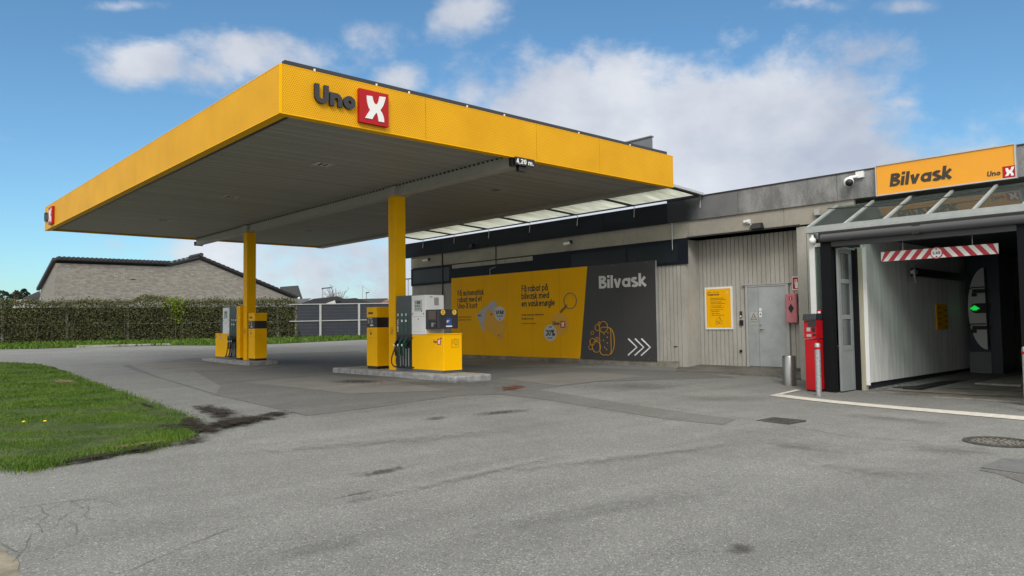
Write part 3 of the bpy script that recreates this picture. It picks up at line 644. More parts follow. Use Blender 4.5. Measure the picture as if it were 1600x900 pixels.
# ragged tufts creeping over the lawn edge
tuftpoly = [gpt(*p)[:2] for p in [(0,722),(60,712),(120,706),(180,698),(240,688),(290,676),(305,682),(240,704),(150,716),(90,728),(60,740),(0,738)]]
blades('grass_tuft', tuftpoly, 5000, .02, .07, label='longer grass tufts along the near edge of the lawn')
dandm = mat('dandelion_yellow', (.75, .55, .01), .7)
for k, p in enumerate([(37,671),(70,670)]):
    g = gpt(*p); e = empty('dandelion', (g[0], g[1], g[2]+.03), 'yellow dandelion flower on the lawn, %s of the pair' % ('left' if k == 0 else 'right'), 'flower', 'dandelions on the lawn')
    MB().tube([(g[0], g[1], g[2]+.03), (g[0], g[1], g[2]+.10)], .003, 5).build('stem', bladem, e)
    MB().sphere((g[0], g[1], g[2]+.105), .024, 10, 6, (1, 1, .5)).build('bloom', dandm, e)

# ------------------------------------------------------------------ canopy
X0, Y0, CW, CL, ZB, ZT = 5.05, 10.99, 10.375, 18.24, 4.583, 5.356
X1, Y1 = X0+CW, Y0+CL; CXN, S_ = 10.0, .31; BX = 10.155
can = empty('canopy', (BX, 20, 0), 'large flat petrol station canopy with yellow perforated fascia on two yellow columns', 'canopy')
t_ = .05
seams = [Y0, 13.89, 15.97, 18.73, 21.41, 24.3, Y1]
sx = [X0, 7.85, 10.66, 12.64, X1]
for a, b in zip(sx[:-1], sx[1:]):
    MB().box(a+(.004 if a > X0 else 0), b-.004, Y0, Y0+t_, ZB, ZT).build('fascia_panel', perf, can)
for a, b in zip(seams[:-1], seams[1:]):
    MB().box(X0, X0+t_, max(a+.004, Y0+t_+.002), b-.004, ZB, ZT).build('fascia_panel', perf, can)
MB().box(X1-t_, X1, Y0+t_+.003, Y1, ZB, ZT).build('fascia_panel', perf, can)
MB().box(X0+t_+.003, X1-t_-.003, Y1-t_, Y1, ZB, ZT).build('fascia_panel', perf, can)
# corner trims, folded top and bottom edges
m = MB()
m.box(X0-.006, X0+.03, Y0-.006, Y0+.0, ZB-.002, ZT+.002); m.box(X0-.006, X0, Y0, Y0+.03, ZB-.002, ZT+.002)
m.box(X0-.004, X1+.004, Y0-.005, Y0+.16, ZB-.012, ZB-.001); m.box(X0-.005, X0+.16, Y0+.162, Y1, ZB-.012, ZB-.001)
m.box(X0-.004, X1+.004, Y0-.004, Y0+.09, ZT+.001, ZT+.012); m.box(X0-.004, X0+.09, Y0+.092, Y1, ZT+.001, ZT+.012)
m.build('fascia_trim', yellow, can)
# dark gutter gap behind the fascia edge and roof edge
m = MB(); m.box(X0+.16, X1-.02, Y0+.16, Y0+.30, ZB+.03, ZB+.12); m.box(X0+.16, X0+.30, Y0+.302, Y1-.05, ZB+.03, ZB+.12); m.build('gutter', black, can)
m = MB(); m.box(X0+.10, X1-.10, Y0+.10, Y1-.1, ZT-.08, ZT+.03)
m.box(X0+.12, X1-.12, Y0+.095, Y0+.20, ZT+.03, ZT+.12); m.box(X0+.22, X0+.30, Y0+.301, Y1-.2, ZT+.03, ZT+.075)
m.build('roof_deck', dgrey, can)
for k in range(9):
    xx = X0+.62+k*1.03+.2*math.sin(k*2.3); m = MB(); m.box(xx, xx+.03, Y0+.08, Y0+.094, ZT+.05, ZT+.085)
    if k in (0, 1, 2, 3, 4, 6, 8): m.build('roof_clip', white, can)
upm = mat('grey_flashing', (.16, .18, .20), .5, var=.2, vscale=2)
m = MB(); m.box(X1-.42, X1-.36, Y0+.35, Y1-.4, ZT+.02, ZT+.50); m.box(X1-.45, X1-.33, Y0+.33, Y1-.38, ZT+.50, ZT+.53); m.bar((X1-.45, Y0+.9, ZT+.03), (X1-.45, Y0+.9, ZT+.35), .05, .05); m.build('roof_upstand', upm, can)
# ribbed soffit: boards running across the canopy
m = MB(); y = Y0+.31; zs = ZB+.06
while y < Y1-.2:
    m.m = (m.m+1+(random.random() < .3)) % 3; dz_ = random.uniform(-.002, .002)
    m.hexa([(X0+.3, y+.014, zs+dz_), (X1-.06, y+.014, zs+dz_), (X1-.06, y+.116, zs+dz_), (X0+.3, y+.116, zs+dz_), (X0+.3, y+.003, zs+.04), (X1-.06, y+.003, zs+.04), (X1-.06, y+.127, zs+.04), (X0+.3, y+.127, zs+.04)])
    y += .13
m.m = 3; m.box(X0+.06, X1-.055, Y0+.3, Y1-.06, zs+.041, zs+.06)
m.build('soffit', [c_soffit, mat('soffit_metal_worn', (.37, .365, .33), .5, var=.14, vscale=1.5, stretch=(.15, 1, 1)), mat('soffit_metal_dull', (.325, .32, .29), .6, var=.12, vscale=1.0, stretch=(.15, 1, 1)), black], can)
# beams
m = MB(); bt = zs-.002; bb = 4.40
m.box(BX-.13, BX+.13, Y0+.12, Y1-.0, bb, bb+.025); m.box(BX-.13, BX+.13, Y0+.12, Y1, bt-.025, bt); m.box(BX-.10, BX+.10, Y0+.13, Y1, bb+.025, bt-.025)
for yy in (15.47, 24.41):
    m.box(BX-.20, BX+.20, yy-.22, yy+.22, bb-.012, bt-.03)
m.m = 1; y = Y0+.2
while y < Y1-.2:
    m.box(BX-.15, BX-.129, y, y+.05, bt-.03, bt+.02); y += .15
m.build('main_beam', [c_beam, black], can)
m = MB(); m.box(X1-.34, X1-.07, Y0+.1, Y1-.05, ZB-.02, ZB+.0); m.box(X1-.32, X1-.10, Y0+.11, Y1-.06, ZB+.0, bt); m.build('edge_beam', c_beam, can)
m = MB(); m.box(BX-.16, BX+.16, Y1+.001, Y1+.05, bb-.03, bb+.12); m.build('beam_bracket', black, can)
MB().box(BX-.18, BX-.06, Y0+.02, Y0+.11, bb+.0, bb+.20).build('beam_bracket', black, can)
MB().box(BX+.02, BX+.22, Y0+.02, Y0+.11, bb-.08, bb+.14).build('beam_bracket', black, can)
# columns
for yy, nlab in ((15.32, '2'), (24.25, '4')):
    m = MB(); m.bbox(CXN, CXN+S_, yy, yy+S_, .12, bb-.014, .01); cobj = m.build('column', yellow, can)
    m = MB(); O = (CXN-.002, yy+.22, 1.02)
    m.box(CXN-.004, CXN-.001, yy+.10, yy+.215, .98, 1.17); m.build('number_plate', yellow, cobj)
    m = text_mb(nlab, (CXN-.0045, yy+.19, 1.02), (0,-1,0), (0,0,1), (-1,0,0), .11, .16, .001)
    m.m = 0
    for (y_a, y_b, z_a, z_b) in ((yy+.10, yy+.215, .98, .986), (yy+.10, yy+.215, 1.164, 1.17), (yy+.10, yy+.104, .986, 1.164), (yy+.211, yy+.215, .986, 1.164)): m.box(CXN-.0065, CXN-.0042, y_a, y_b, z_a, z_b)
    m.build('number', letter, cobj)
# recessed soffit lamps
lampglass = mat('lamp_diffuser', (.55, .55, .52), .2)
protos = None
for i, (lx, ly) in enumerate([(7.5, 14.26), (7.5, 19.3), (7.5, 24.8), (12.35, 14.26), (12.35, 19.2), (12.35, 24.5)]):
    if protos is None:
        m = MB(); zz = zs-.012
        m.box(lx-.22, lx+.22, ly-.22, ly-.17, zz, zz+.011); m.box(lx-.22, lx+.22, ly+.17, ly+.22, zz, zz+.011); m.box(lx-.22, lx-.17, ly-.169, ly+.169, zz, zz+.011); m.box(lx+.17, lx+.22, ly-.169, ly+.169, zz, zz+.011)
        a = m.build('soffit_lamp', c_beam, can); m = MB(); m.box(lx-.165, lx+.165, ly-.165, ly+.165, zz+.004, zz+.0105); b = m.build('lamp_glass', lampglass, a); m = MB(); m.box(lx-.08, lx-.02, ly-.1, ly+.1, zz-.004, zz+.0035); m.box(lx+.05, lx+.09, ly-.1, ly+.1, zz-.004, zz+.0035); b2_ = m.build('lamp_tube', dgrey, a)
        protos = (a, b, b2_, lx, ly)
    else:
        a, b, b2_, ox, oy = protos
        c = a.copy(); COL.objects.link(c); c.location = (lx-ox, ly-oy, 0)
        for q in (b, b2_): d = q.copy(); COL.objects.link(d); d.parent = c
# clearance sign
hs = empty('clearance_sign', (10.2, Y0, bb), 'small black sign reading 4,20 m. under the canopy edge', 'sign')
MB().box(10.02, 10.56, Y0-.035, Y0-.012, 4.425, 4.585).build('plate', black, hs)
text_mb('4,20 m.', (10.05, Y0-.036, 4.455), (1,0,0), (0,0,1), (0,-1,0), .10, .2, .002, gap=.12, width=.48).build('lettering', white, hs)
# logo signs
def logo(name, label, O, dx, dn, s):
    e = empty(name, O, label, 'sign'); O = Vector(O); dx = Vector(dx); dn = Vector(dn)
    text_mb('Uno', O+dn*.01+Vector((0,0,.20*s)), dx, (0,0,1), dn, .335*s, .25, .05, slant=.0, gap=.07, width=.80*s).build('lettering', dgrey, e)
    x_emblem(e, O+dx*(.87*s)+dn*.005, dx, Vector((0,0,1)), dn, .62*s, .07); return e
logo('logo_sign', 'raised grey Uno lettering with red X square on the front canopy fascia', (5.62, Y0-.001, 4.66), (1,0,0), (0,-1,0), .93)
logo('logo_sign', 'raised Uno lettering and red X square at the far left end of the canopy fascia', (X0-.001, 29.0, 4.66), (0,-1,0), (-1,0,0), .90)

# ------------------------------------------------------------------ translucent link roof between canopy and building
lk = empty('link_roof', (16.1, 18, 4.4), 'strip of milky translucent roof panels in dark frames between canopy and building', 'roof')
ys_ = [11.2, 13.42, 15.65, 17.8, 19.9, 21.9, 23.9]
zi, zo = 4.63, 4.555; xi, xo = X1+.02, 16.8
fr = mat('dark_frame', (.030, .031, .030), .5)
for a, b in zip(ys_[:-1], ys_[1:]):
    MB().hexa([(xi+.03, a+.05, zi+.02), (xo-.03, a+.05, zo+.02), (xo-.03, b-.05, zo+.02), (xi+.03, b-.05, zi+.02), (xi+.03, a+.05, zi+.03), (xo-.03, a+.05, zo+.03), (xo-.03, b-.05, zo+.03), (xi+.03, b-.05, zi+.03)]).build('roof_panel', milk, lk)
m = MB()
for y in ys_: m.bar((xi, y, zi), (xo, y, zo), .09, .04)
m.bar((xi+.01, ys_[0], zi-.005), (xi+.01, ys_[-1], zi-.005), .05, .05); m.bar((xo, ys_[0], zo-.002), (xo, ys_[-1], zo-.002), .05, .035); m.build('frame', fr, lk)
MB().bar((xi, 11.12, zi+.03), (xo+.10, 11.12, zo+.02), .10, .06).build('end_flashing', alu, lk)
m = MB()
for y in ys_: m.tube([(xo, y, zo), (xo+.11, y, zo-.03), (xo+.075, y, zo-.33)], .012, 6)
m.build('hanger_rod', alu, lk)

# ------------------------------------------------------------------ station building
XW, XR = 17.0, 17.55
bd = empty('station_building', (XW, 14, 0), 'long low beige clad station building with grey concrete roof band', 'building')
YE = 24.85
# ribbed cladding helper on an x=const wall, facing -x
def clad(m, x, ya, yb, z0, z1, p=.125, g=.017, d=.022):
    y = ya; m.box(x+d, x+d+.02, ya, yb, z0, z1)
    while y < yb-.01:
        e = min(y+p-g, yb)
        m.hexa([(x, y, z0), (x+d-.001, y-.0+.001, z0), (x+d-.001, e-.001, z0), (x, e, z0), (x, y, z1), (x+d-.001, y+.001, z1), (x+d-.001, e-.001, z1), (x, e, z1)]); y += p
m = MB(); clad(m, XW, 11.84, YE, -.2, 3.45); m.box(XW+.04, 26, 11.84, YE, -.3, 3.45); m.build('cladding', c_clad, bd)
m = MB()   # return wall into the recess, and recess wall
m.box(XW, XW+.039, 11.78, 11.838, -.15, 3.45)
clad(m, XR, 8.62, 11.80, -.2, 3.44); m.box(XR+.04, 26, 7.6, 11.80, -.3, 3.44)
for k in range(5): m.box(XW+.04+k*.1, XW+.13+k*.1, 11.772, 11.78, -.15, 3.44)
m.box(XW+.04, XR+.01, 11.781, 11.838, -.15, 3.44)
m.build('recess_cladding', c_clad, bd)
m = MB(); clad(m, XW-.0, 7.62, 8.62, -.3, 3.44, p=.25); m.box(XW+.034, XR, 7.62, 8.60, -.3, 3.44); m.box(XR-.05, XR-.002, 8.622, 8.70, -.2, 3.42); m.build('pier', c_clad, bd)
# beige band
m = MB(); ys2 = [7.2, 8.9, 11.65, 13.9, 16.1, 18.4, 20.6, 22.9, YE]
for a, b in zip(ys2[:-1], ys2[1:]): m.box(XW-.03, XW+.01, a+.004, b-.004, 3.48, 3.95)
m.box(XW-.01, XW+.05, 7.2, YE, 3.48, 3.95); m.build('beige_band', c_band, bd)
MB().box(XW-.045, XW-.031, 8.5, 11.7, 3.46, 3.50).build('lintel_drip', dgrey, bd)
# concrete roof band, weathered grey beyond the navy painted stretch
def fasc(a, b, mm):
    return MB().box(XW-.08, XW+.12, a+.005, b-.005, 3.93, 4.475 if a > 12 else 4.535).build('roof_band', mm, bd)
def grad_mat(y_n, y_g, name):
    # navy blends into grey towards the panel end, the edge broken by noise
    m = bpy.data.materials.new(name); m.use_nodes = True; nt = m.node_tree; L = nt.links.new; b = nt.nodes['Principled BSDF']; b.inputs['Roughness'].default_value = .6
    tc = N(nt, 'ShaderNodeTexCoord'); s = N(nt, 'ShaderNodeSeparateXYZ'); L(tc.outputs['Object'], s.inputs[0])
    n = N(nt, 'ShaderNodeTexNoise', i_Scale=2.0, i_Detail=9.0, i_Roughness=.65); L(tc.outputs['Object'], n.inputs['Vector'])
    mr = N(nt, 'ShaderNodeMapRange'); L(s.outputs['Y'], mr.inputs[0]); mr.inputs[1].default_value = y_g; mr.inputs[2].default_value = y_n
    a = N(nt, 'ShaderNodeMath', operation='MULTIPLY_ADD'); L(n.outputs[0], a.inputs[0]); a.inputs[1].default_value = .7; L(mr.outputs[0], a.inputs[2])
    cr = N(nt, 'ShaderNodeValToRGB'); L(a.outputs[0], cr.inputs[0]); e = cr.color_ramp.elements
    e[0].position = .35; e[0].color = (.15, .155, .165, 1); e[1].position = 1.1 if False else 1.0; e[1].color = (.010, .014, .024, 1)
    L(cr.outputs[0], b.inputs['Base Color']); return m
edges = [2.0, 4.1, 6.62, 7.56, 10.10]
for a, b in zip(edges[:-1], edges[1:]): fasc(a, b, c_fascia)
fasc(10.10, 12.3, grad_mat(12.1-14, 11.0-14, 'navy_to_grey'))
for a, b in ((12.3, 14.6), (14.6, 17.3), (17.3, 20.0), (20.0, 22.7), (22.7, 25.4)): fasc(a, b, navy)
m = MB(); m.box(XW-.10, XW+.16, 2.0, 12.29, 4.536, 4.565); m.box(XW-.10, XW+.16, 12.3, 25.42, 4.476, 4.49); m.box(XW+.121, 26, 2.0, 25.3, 4.0, 4.47); m.build('roof_edge', dgrey, bd)
MB().box(XW+.0, 26, 2.0, 25.35, 3.955, 3.99).build('roof_slab', c_band, bd)
MB().box(26.001, 26.2, 2.0, 25.3, -.3, 4.5).build('rear_wall', c_clad, bd)
MB().box(XW+.05, 26, YE+.001, YE+.04, -.3, 3.95).build('side_wall', c_clad, bd)
# navy band with filmed windows, stepping down to the left
m = MB(); m.box(XW-.035, XW-.002, 11.69, 17.75, 2.77, 3.475); m.box(XW-.035, XW-.002, 17.752, 22.19, 2.77, 3.30); m.box(XW-.035, XW-.002, 22.192, YE, 2.77, 3.46); m.build('navy_band', navy, bd)
m = MB()
m.box(XW-.042, XW-.036, 12.0, 13.75, 2.85, 3.36); m.build('window_pane', navyglass, bd)
m = MB(); m.box(XW-.042, XW-.036, 13.80, 16.0, 2.85, 3.36); m.build('window_pane', navyglass, bd)
m = MB(); m.box(XW-.042, XW-.036, 22.3, 24.7, 2.86, 3.38); m.build('window_pane', navyglass, bd)
# dark drain pipes / seams
m = MB(); m.tube([(XW-.05, 22.72, 2.0), (XW-.05, 22.72, 3.93)], .025, 8); m.tube([(XW-.05, 19.6, 3.3), (XW-.05, 19.6, 3.93)], .018, 8); m.build('downpipe', black, bd)
m = MB(); m.tube([(XW-.07, 12.15, 3.93), (XW-.07, 12.15, 3.22), (XW-.12, 12.12, 3.18)], .012, 6); m.tube([(XW-.07, 19.9, 2.9), (XW-.07, 19.9, 3.15), (XW-.07, 19.6, 3.2)], .010, 6); m.build('conduit', alu, bd)
MB().box(XW-.10, XW-.001, 12.05, YE, -.20, .13).build('plinth', c_plinth, bd, bevel=.012)
MB().box(XW-.045, XW-.035, 12.2, 12.62, .1, 1.9).build('access_panel', c_clad, bd) if False else None
m = MB(); m.box(XW-.006, XW-.001, 11.98, 11.99, -.02, 1.95); m.box(XW-.006, XW-.001, 12.59, 12.60, -.02, 1.95); m.box(XW-.006, XW-.001, 11.991, 12.589, 1.94, 1.95); m.build('service_hatch', c_clad, bd)
MB().bar((XW-.02, 12.10, .54), (XW-.02, 12.22, .53), .02, .02).build('hatch_handle', dgrey, bd)
# steel door in the recess
doorm = mat('grey_door_paint', (.35, .375, .385), .42, var=.20, vscale=2.2, bump=.04, bscale=8)
frm = mat('door_frame_paint', (.38, .385, .375), .5, var=.1, vscale=4)
dr_ = MB().box(XR-.045, XR-.012, 9.20, 9.945, .04, 2.08).build('door', doorm, bd)
m = MB(); m.box(XR-.045, XR-.012, 9.953, 10.24, .04, 2.08); m.build('side_leaf', doorm, bd)
m = MB(); m.box(XR-.06, XR-.001, 9.12, 9.195, -.05, 2.13); m.box(XR-.06, XR-.001, 10.245, 10.31, -.05, 2.13); m.box(XR-.06, XR-.001, 9.197, 10.243, 2.085, 2.13); m.box(XR-.075, XR-.001, 9.05, 10.40, 2.131, 2.155); m.build('door_frame', frm, bd)
m = MB(); m.tube([(XR-.045, 9.90, .98), (XR-.095, 9.90, .98), (XR-.10, 9.79, .975)], .011, 8); m.build('handle', steel, dr_); MB().tube([(XR-.046, 9.90, 1.10), (XR-.065, 9.90, 1.10)], .020, 10).build('lock', steel, dr_)
m = MB(); m.box(XR-.050, XR-.0455, 9.86, 9.93, 1.30, 1.44); m.box(XR-.050, XR-.0455, 9.86, 9.93, 1.46, 1.53); q = m.build('sticker', white, dr_); MB().box(XR-.052, XR-.0501, 9.88, 9.91, 1.35, 1.39).build('sticker_mark', black, q)
ws = empty('warning_sign', (XR-.05, 10.1, 1.3), 'small grey warning triangle sign with caption strip on the narrow door leaf', 'sign')
wsm = mat('sign_grey', (.42, .43, .41), .5)
m = MB(); m.box(XR-.050, XR-.0455, 9.99, 10.18, 1.20, 1.43); m.box(XR-.050, XR-.0455, 9.99, 10.18, 1.10, 1.165); m.build('plate', wsm, ws)
m = MB(); A_ = Vector((XR-.051, 10.165, 1.235)); B_ = Vector((XR-.051, 10.005, 1.235)); C_ = Vector((XR-.051, 10.085, 1.395))
for p_, q_ in ((A_, B_), (B_, C_), (C_, A_)): m.bar(p_, q_, .004, .014, up=(0,0,1) if abs((p_-q_).z) < .01 else (1,0,0)) if False else m.tube([p_, q_], .007, 4)
m.tube([(XR-.051, 10.12, 1.27), (XR-.051, 10.07, 1.30), (XR-.051, 10.05, 1.33)], .007, 5)
m.box(XR-.053, XR-.0503, 10.0, 10.17, 1.105, 1.11); m.box(XR-.053, XR-.0503, 10.0, 10.17, 1.155, 1.16)
m = text_mb('PERSONALE', (XR-.0505, 10.165, 1.118), (0,-1,0), (0,0,1), (-1,0,0), .028, .16, .001, width=.155, mb=m) if False else m
m.build('triangle_mark', black, ws)
# intercom boxes
ic = empty('keypad', (XR-.01, 10.47, 1.3), 'narrow black keypad on the cladding left of the steel door, above a square reader', 'keypad')
MB().box(XR-.035, XR-.001, 10.44, 10.50, 1.30, 1.46).build('case', dgrey, ic); MB().box(XR-.038, XR-.0355, 10.445, 10.495, 1.31, 1.35).build('window', white, ic)
MB().box(XR-.05, XR-.001, 10.41, 10.51, 1.09, 1.23).build('reader', black, ic, bevel=.008)
tag(MB().tube([(XR-.001, 10.50, .42), (XR-.04, 10.50, .42)], .035, 12).build('wall_outlet', black), 'small round dark outlet low on the cladding beside the door', 'outlet')
# yellow framed poster
po = empty('poster_sign', (XR-.02, 11.15, 1.5), 'yellow price poster in a pale metal frame on the cladding', 'sign')
m = MB(); m.box(XR-.03, XR-.001, 10.71, 11.55, .99, 2.13); m.build('frame', white, po)
MB().box(XR-.034, XR-.031, 10.755, 11.505, 1.04, 2.08).build('print', yellow_tape, po)
m = MB(); dxx, dzz, dnn = (0,-1,0), (0,0,1), (-1,0,0)
text_mb('VELKOMMEN TIL', (XR-.0345, 11.46, 1.975), dxx, dzz, dnn, .028, .16, .001, width=.34, mb=m)
text_mb('Vaskehal', (XR-.0345, 11.46, 1.905), dxx, dzz, dnn, .05, .24, .001, width=.36, mb=m)
for k, (s_, wd_) in enumerate((('1. Vaelg dit vaskeprogram', .42), ('2. Betal med kort ved automaten', .48), ('3. Brug din vaskekode', .36), ('4. Antenner og spoiler fjernes', .46), ('5. Luk doere og vinduer', .36), ('6. Kor ind i hallen til', .42), ('den rode lampe lyser', .40), ('7. Stop motoren', .28), ('8. Bliv i bilen', .30), ('9. God tur med en ren bil', .42))):
    text_mb(s_, (XR-.0345, 11.38, 1.82-k*.043-(k//2)*.018), dxx, dzz, dnn, .020, .18, .001, width=wd_, mb=m)
for (a, b, r) in ((11.13, 1.23, .07), (11.07, 1.19, .055), (11.18, 1.17, .045), (11.10, 1.30, .025)): m.tube([(XR-.036, a+r*math.cos(k), b+r*math.sin(k)) for k in np.linspace(0, 6.28, 17)], .003, 4)
m.build('lettering', mat('brown_print', (.12, .045, .01), .6), po)
m = MB(); m.tube([(XR-.036, 10.86+.03*math.cos(k), 1.96+.03*math.sin(k)) for k in np.linspace(0, 6.28, 13)], .003, 4); m.tube([(XR-.036, 10.9, 1.93), (XR-.036, 10.82, 2.0)], .003, 4); m.build('round_mark', white, po)
# extinguisher cabinet and sign
pinkm = mat('faded_red_plastic', (.50, .17, .20), .5, var=.22, vscale=6, stretch=(1, 1, .3))
ex = empty('extinguisher_cabinet', (XR-.1, 8.95, 1.15), 'faded pink red fire extinguisher cabinet right of the steel door', 'extinguisher box')
m = MB(); m.box(XR-.20, XR-.001, 8.84, 9.13, 1.14, 1.86); m.build('case', pinkm, ex, bevel=.02)
for za, zb in ((1.20, 1.34), (1.62, 1.80)): MB().box(XR-.18, XR-.03, 8.815, 8.838, za, zb).build('hinge', black, ex)
m = MB(); m.prism([(XR-.2012, 9.06, 1.50), (XR-.2012, 8.985, 1.62), (XR-.2012, 8.91, 1.50), (XR-.2012, 8.985, 1.38)], (-.004, 0, 0)); m.build('window', black, ex)
m = MB(); m.box(XR-.204, XR-.2005, 8.95, 9.03, 1.70, 1.79); q = m.build('mark', red, ex)
m = MB(); text_mb('1', (XR-.2045, 9.0, 1.715), dxx, dzz, dnn, .055, .25, .001, mb=m); m.build('mark_symbol', white, q)
es = empty('extinguisher_sign', (XR, 8.92, 2.1), 'red square sign with white fire extinguisher symbol', 'sign')
m = MB(); m.box(XR-.020, XR-.001, 8.80, 9.03, 1.96, 2.29); m.build('border', white, es); MB().box(XR-.023, XR-.0205, 8.815, 9.015, 1.98, 2.27).build('plate', red, es)
m = MB(); m.prism([(XR-.0235, y_, z_) for y_, z_ in ((8.95, 2.0), (8.95, 2.14), (8.935, 2.165), (8.905, 2.165), (8.88, 2.14), (8.88, 2.0))], (-.002, 0, 0)); m.box(XR-.0265, XR-.0235, 8.900, 8.93, 2.165, 2.20); m.box(XR-.0265, XR-.0235, 8.895, 8.965, 2.20, 2.215); m.box(XR-.0265, XR-.0235, 8.962, 8.972, 2.09, 2.20); m.build('symbol', white, es)
# cameras and lamps on the band
def bullet(y, z, label):
    e = empty('security_camera', (XW-.05, y, z), label, 'camera'); m = MB(); m.box(XW-.06, XW-.031, y-.06, y+.06, z-.02, z+.08); m.bar((XW-.05, y, z+.02), (XW-.16, y+.02, z-.02), .04, .04); m.build('mount', dgrey, e)
    m = MB(); m.tube([(XW-.12, y-.02, z-.02), (XW-.24, y+.14, z-.05)], .045, 12); m.build('body', white, e); m = MB(); m.tube([(XW-.241, y+.141, z-.05), (XW-.245, y+.147, z-.051)], .03, 12); m.build('lens', black, e)
bullet(16.0, 3.73, 'small bullet camera on the beige band above the billboard middle'); bullet(23.6, 3.74, 'small bullet camera on the beige band at the far end of the building')
e = empty('security_camera', (XW-.1, 20.9, 4.1), 'dark dome camera on the navy roof band above the billboard left half', 'camera'); MB().box(XW-.16, XW-.081, 20.8, 20.95, 4.02, 4.12).build('mount', black, e); MB().sphere((XW-.16, 20.85, 4.0), .07).build('dome', dgrey, e)
fl = empty('flood_lamp', (XW-.1, 9.6, 3.55), 'black wedge shaped wall lamp above the recess lintel', 'lamp')
m = MB(); m.hexa([(XW-.22, 9.42, 3.50), (XW-.032, 9.42, 3.50), (XW-.032, 9.74, 3.50), (XW-.22, 9.74, 3.50), (XW-.12, 9.46, 3.64), (XW-.032, 9.46, 3.64), (XW-.032, 9.70, 3.64), (XW-.12, 9.70, 3.64)]); m.build('housing', black, fl)
sn = empty('motion_sensor', (XW-.1, 9.83, 3.7), 'small white motion sensor with a loose cable on the beige band', 'sensor')
m = MB(); m.box(XW-.09, XW-.031, 9.79, 9.87, 3.66, 3.76); m.box(XW-.13, XW-.09, 9.81, 9.86, 3.69, 3.73); m.box(XW-.10, XW-.031, 9.875, 9.95, 3.69, 3.75); m.build('case', white, sn); MB().tube([(XW-.04, 9.80, 3.66), (XW-.05, 9.77, 3.60), (XW-.04, 9.72, 3.60)], .006, 5).build('cable', white, sn)
dm = empty('dome_camera', (XW-.2, 7.15, 4.35), 'white dome camera on the concrete band left of the orange sign', 'camera')
m = MB(); m.box(XW-.15, XW-.081, 6.93, 7.10, 4.38, 4.52); m.tube([(XW-.12, 7.05, 4.42), (XW-.22, 7.20, 4.40), (XW-.22, 7.22, 4.36)], .035, 8); m.build('arm', white, dm)
m = MB(); m.sphere((XW-.24, 7.22, 4.30), .11, 18, 12); m.build('shell', white, dm); m = MB(); m.sphere((XW-.30, 7.18, 4.27), .085, 14, 10); m.build('bubble', black, dm)
wl = empty('wall_speaker', (XW-.1, 8.05, 3.72), 'small grey wall fitting under the concrete band left of the glass porch', 'fitting')
m = MB(); m.box(XW-.12, XW-.031, 7.98, 8.10, 3.66, 3.80); m.build('case', frm, wl); MB().sphere((XW-.09, 8.04, 3.64), .045).build('lens', glass, wl)

# ------------------------------------------------------------------ billboard
XB = 16.88
bb_ = empty('billboard', (XB, 17, .1), 'wide yellow and charcoal car wash billboard with white Bilvask lettering', 'billboard')
ya, yb, z0, z1 = 12.71, 22.06, .115, 2.935
ysp = lambda z: 15.93-(.0)-(z-z0)/(z1-z0)*.44       # slanted edge between the two colours
sp0 = onpl(0, XB, 907, 560)[1]; sp1 = onpl(0, XB, 918, 415)[1]
MB().box(XB+.002, XW-.043, ya, yb, z0, z1).build('backing', alu, bb_)
MB().prism([(XB, yb, z0), (XB, sp0, z0), (XB, sp1, z1), (XB, yb, z1)], (-.012, 0, 0)).build('yellow_print', yellow_tape, bb_)
MB().prism([(XB, sp0-.002, z0), (XB, ya, z0), (XB, ya, z1), (XB, sp1-.002, z1)], (-.012, 0, 0)).build('charcoal_print', char, bb_)
XS = XB-.0125
seam = mat('sheet_seam', (.30, .15, .003), .6)
for yy in np.arange(13.95, 22, 1.25): MB().box(XB-.0128, XB-.0119, yy, yy+.006, z0, z1).build('sheet_seam', seam if yy > sp0 else dgrey, bb_)
for yy in np.arange(13.0, 22, 1.25):
    m = MB()
    for zz in (z0+.04, z1-.04): m.tube([(XB-.0119, yy, zz), (XB-.015, yy, zz)], .012, 8)
    m.build('fixing_screw', steel, bb_)
def pp(px, py): return onpl(0, XS, px, py)
def line(s, px0, py0, px1, capz, m, w_=.2):
    a = pp(px0, py0); b = onpl(0, XS, px1, py0-(px1-px0)*.05)
    return text_mb(s, (XS, a[1], a[2]), (0,-1,0), (0,0,1), (-1,0,0), capz, w_, .002, width=a[1]-b[1], gap=.11, mb=m)
m = MB(); a = pp(936, 451); b = pp(1010, 446)
text_mb('Bilvask', (XS, a[1], a[2]), (0,-1,0), (0,0,1), (-1,0,0), .375, .20, .002, width=a[1]-b[1], gap=.09, mb=m)
m.build('headline', wprint, bb_)
m = MB()
def tl(px0, py0, px1, py1, s, cap, w_=.20):
    a = pp(px0, py0); b = pp(px1, py1); text_mb(s, (XS, a[1], (a[2]+b[2])/2), (0,-1,0), (0,0,1), (-1,0,0), cap*1.04, w_*.82, .002, width=a[1]-b[1], gap=.10, mb=m)
tl(715,463,756,460,'Få automatisk', .20, .21); tl(715,473,753,470.5,'rabat med et', .20, .21); tl(715,483,746,481,'Uno-X kort', .20, .21)
tl(815,457,856,453,'Få rabat på', .21, .21); tl(815,468.5,858,465,'bilvask med', .21, .21); tl(815,480,867,477,'en vaskenøgle', .21, .21)
tl(715,496.5,736,496,'Scan QR-kodning', .05, .16); tl(715,501,736,500.5,'med et Uno-X kort', .05, .16)
tl(815,493.5,850,492.5,'Vi har vaskeprogrammer', .06, .16); tl(815,499.5,834,499,'til alle behov', .06, .16); tl(815,506.5,838,506,'Se mere om priser', .045, .16)
m.build('small_print', mat('grey_print', (.030, .028, .025), .6), bb_)
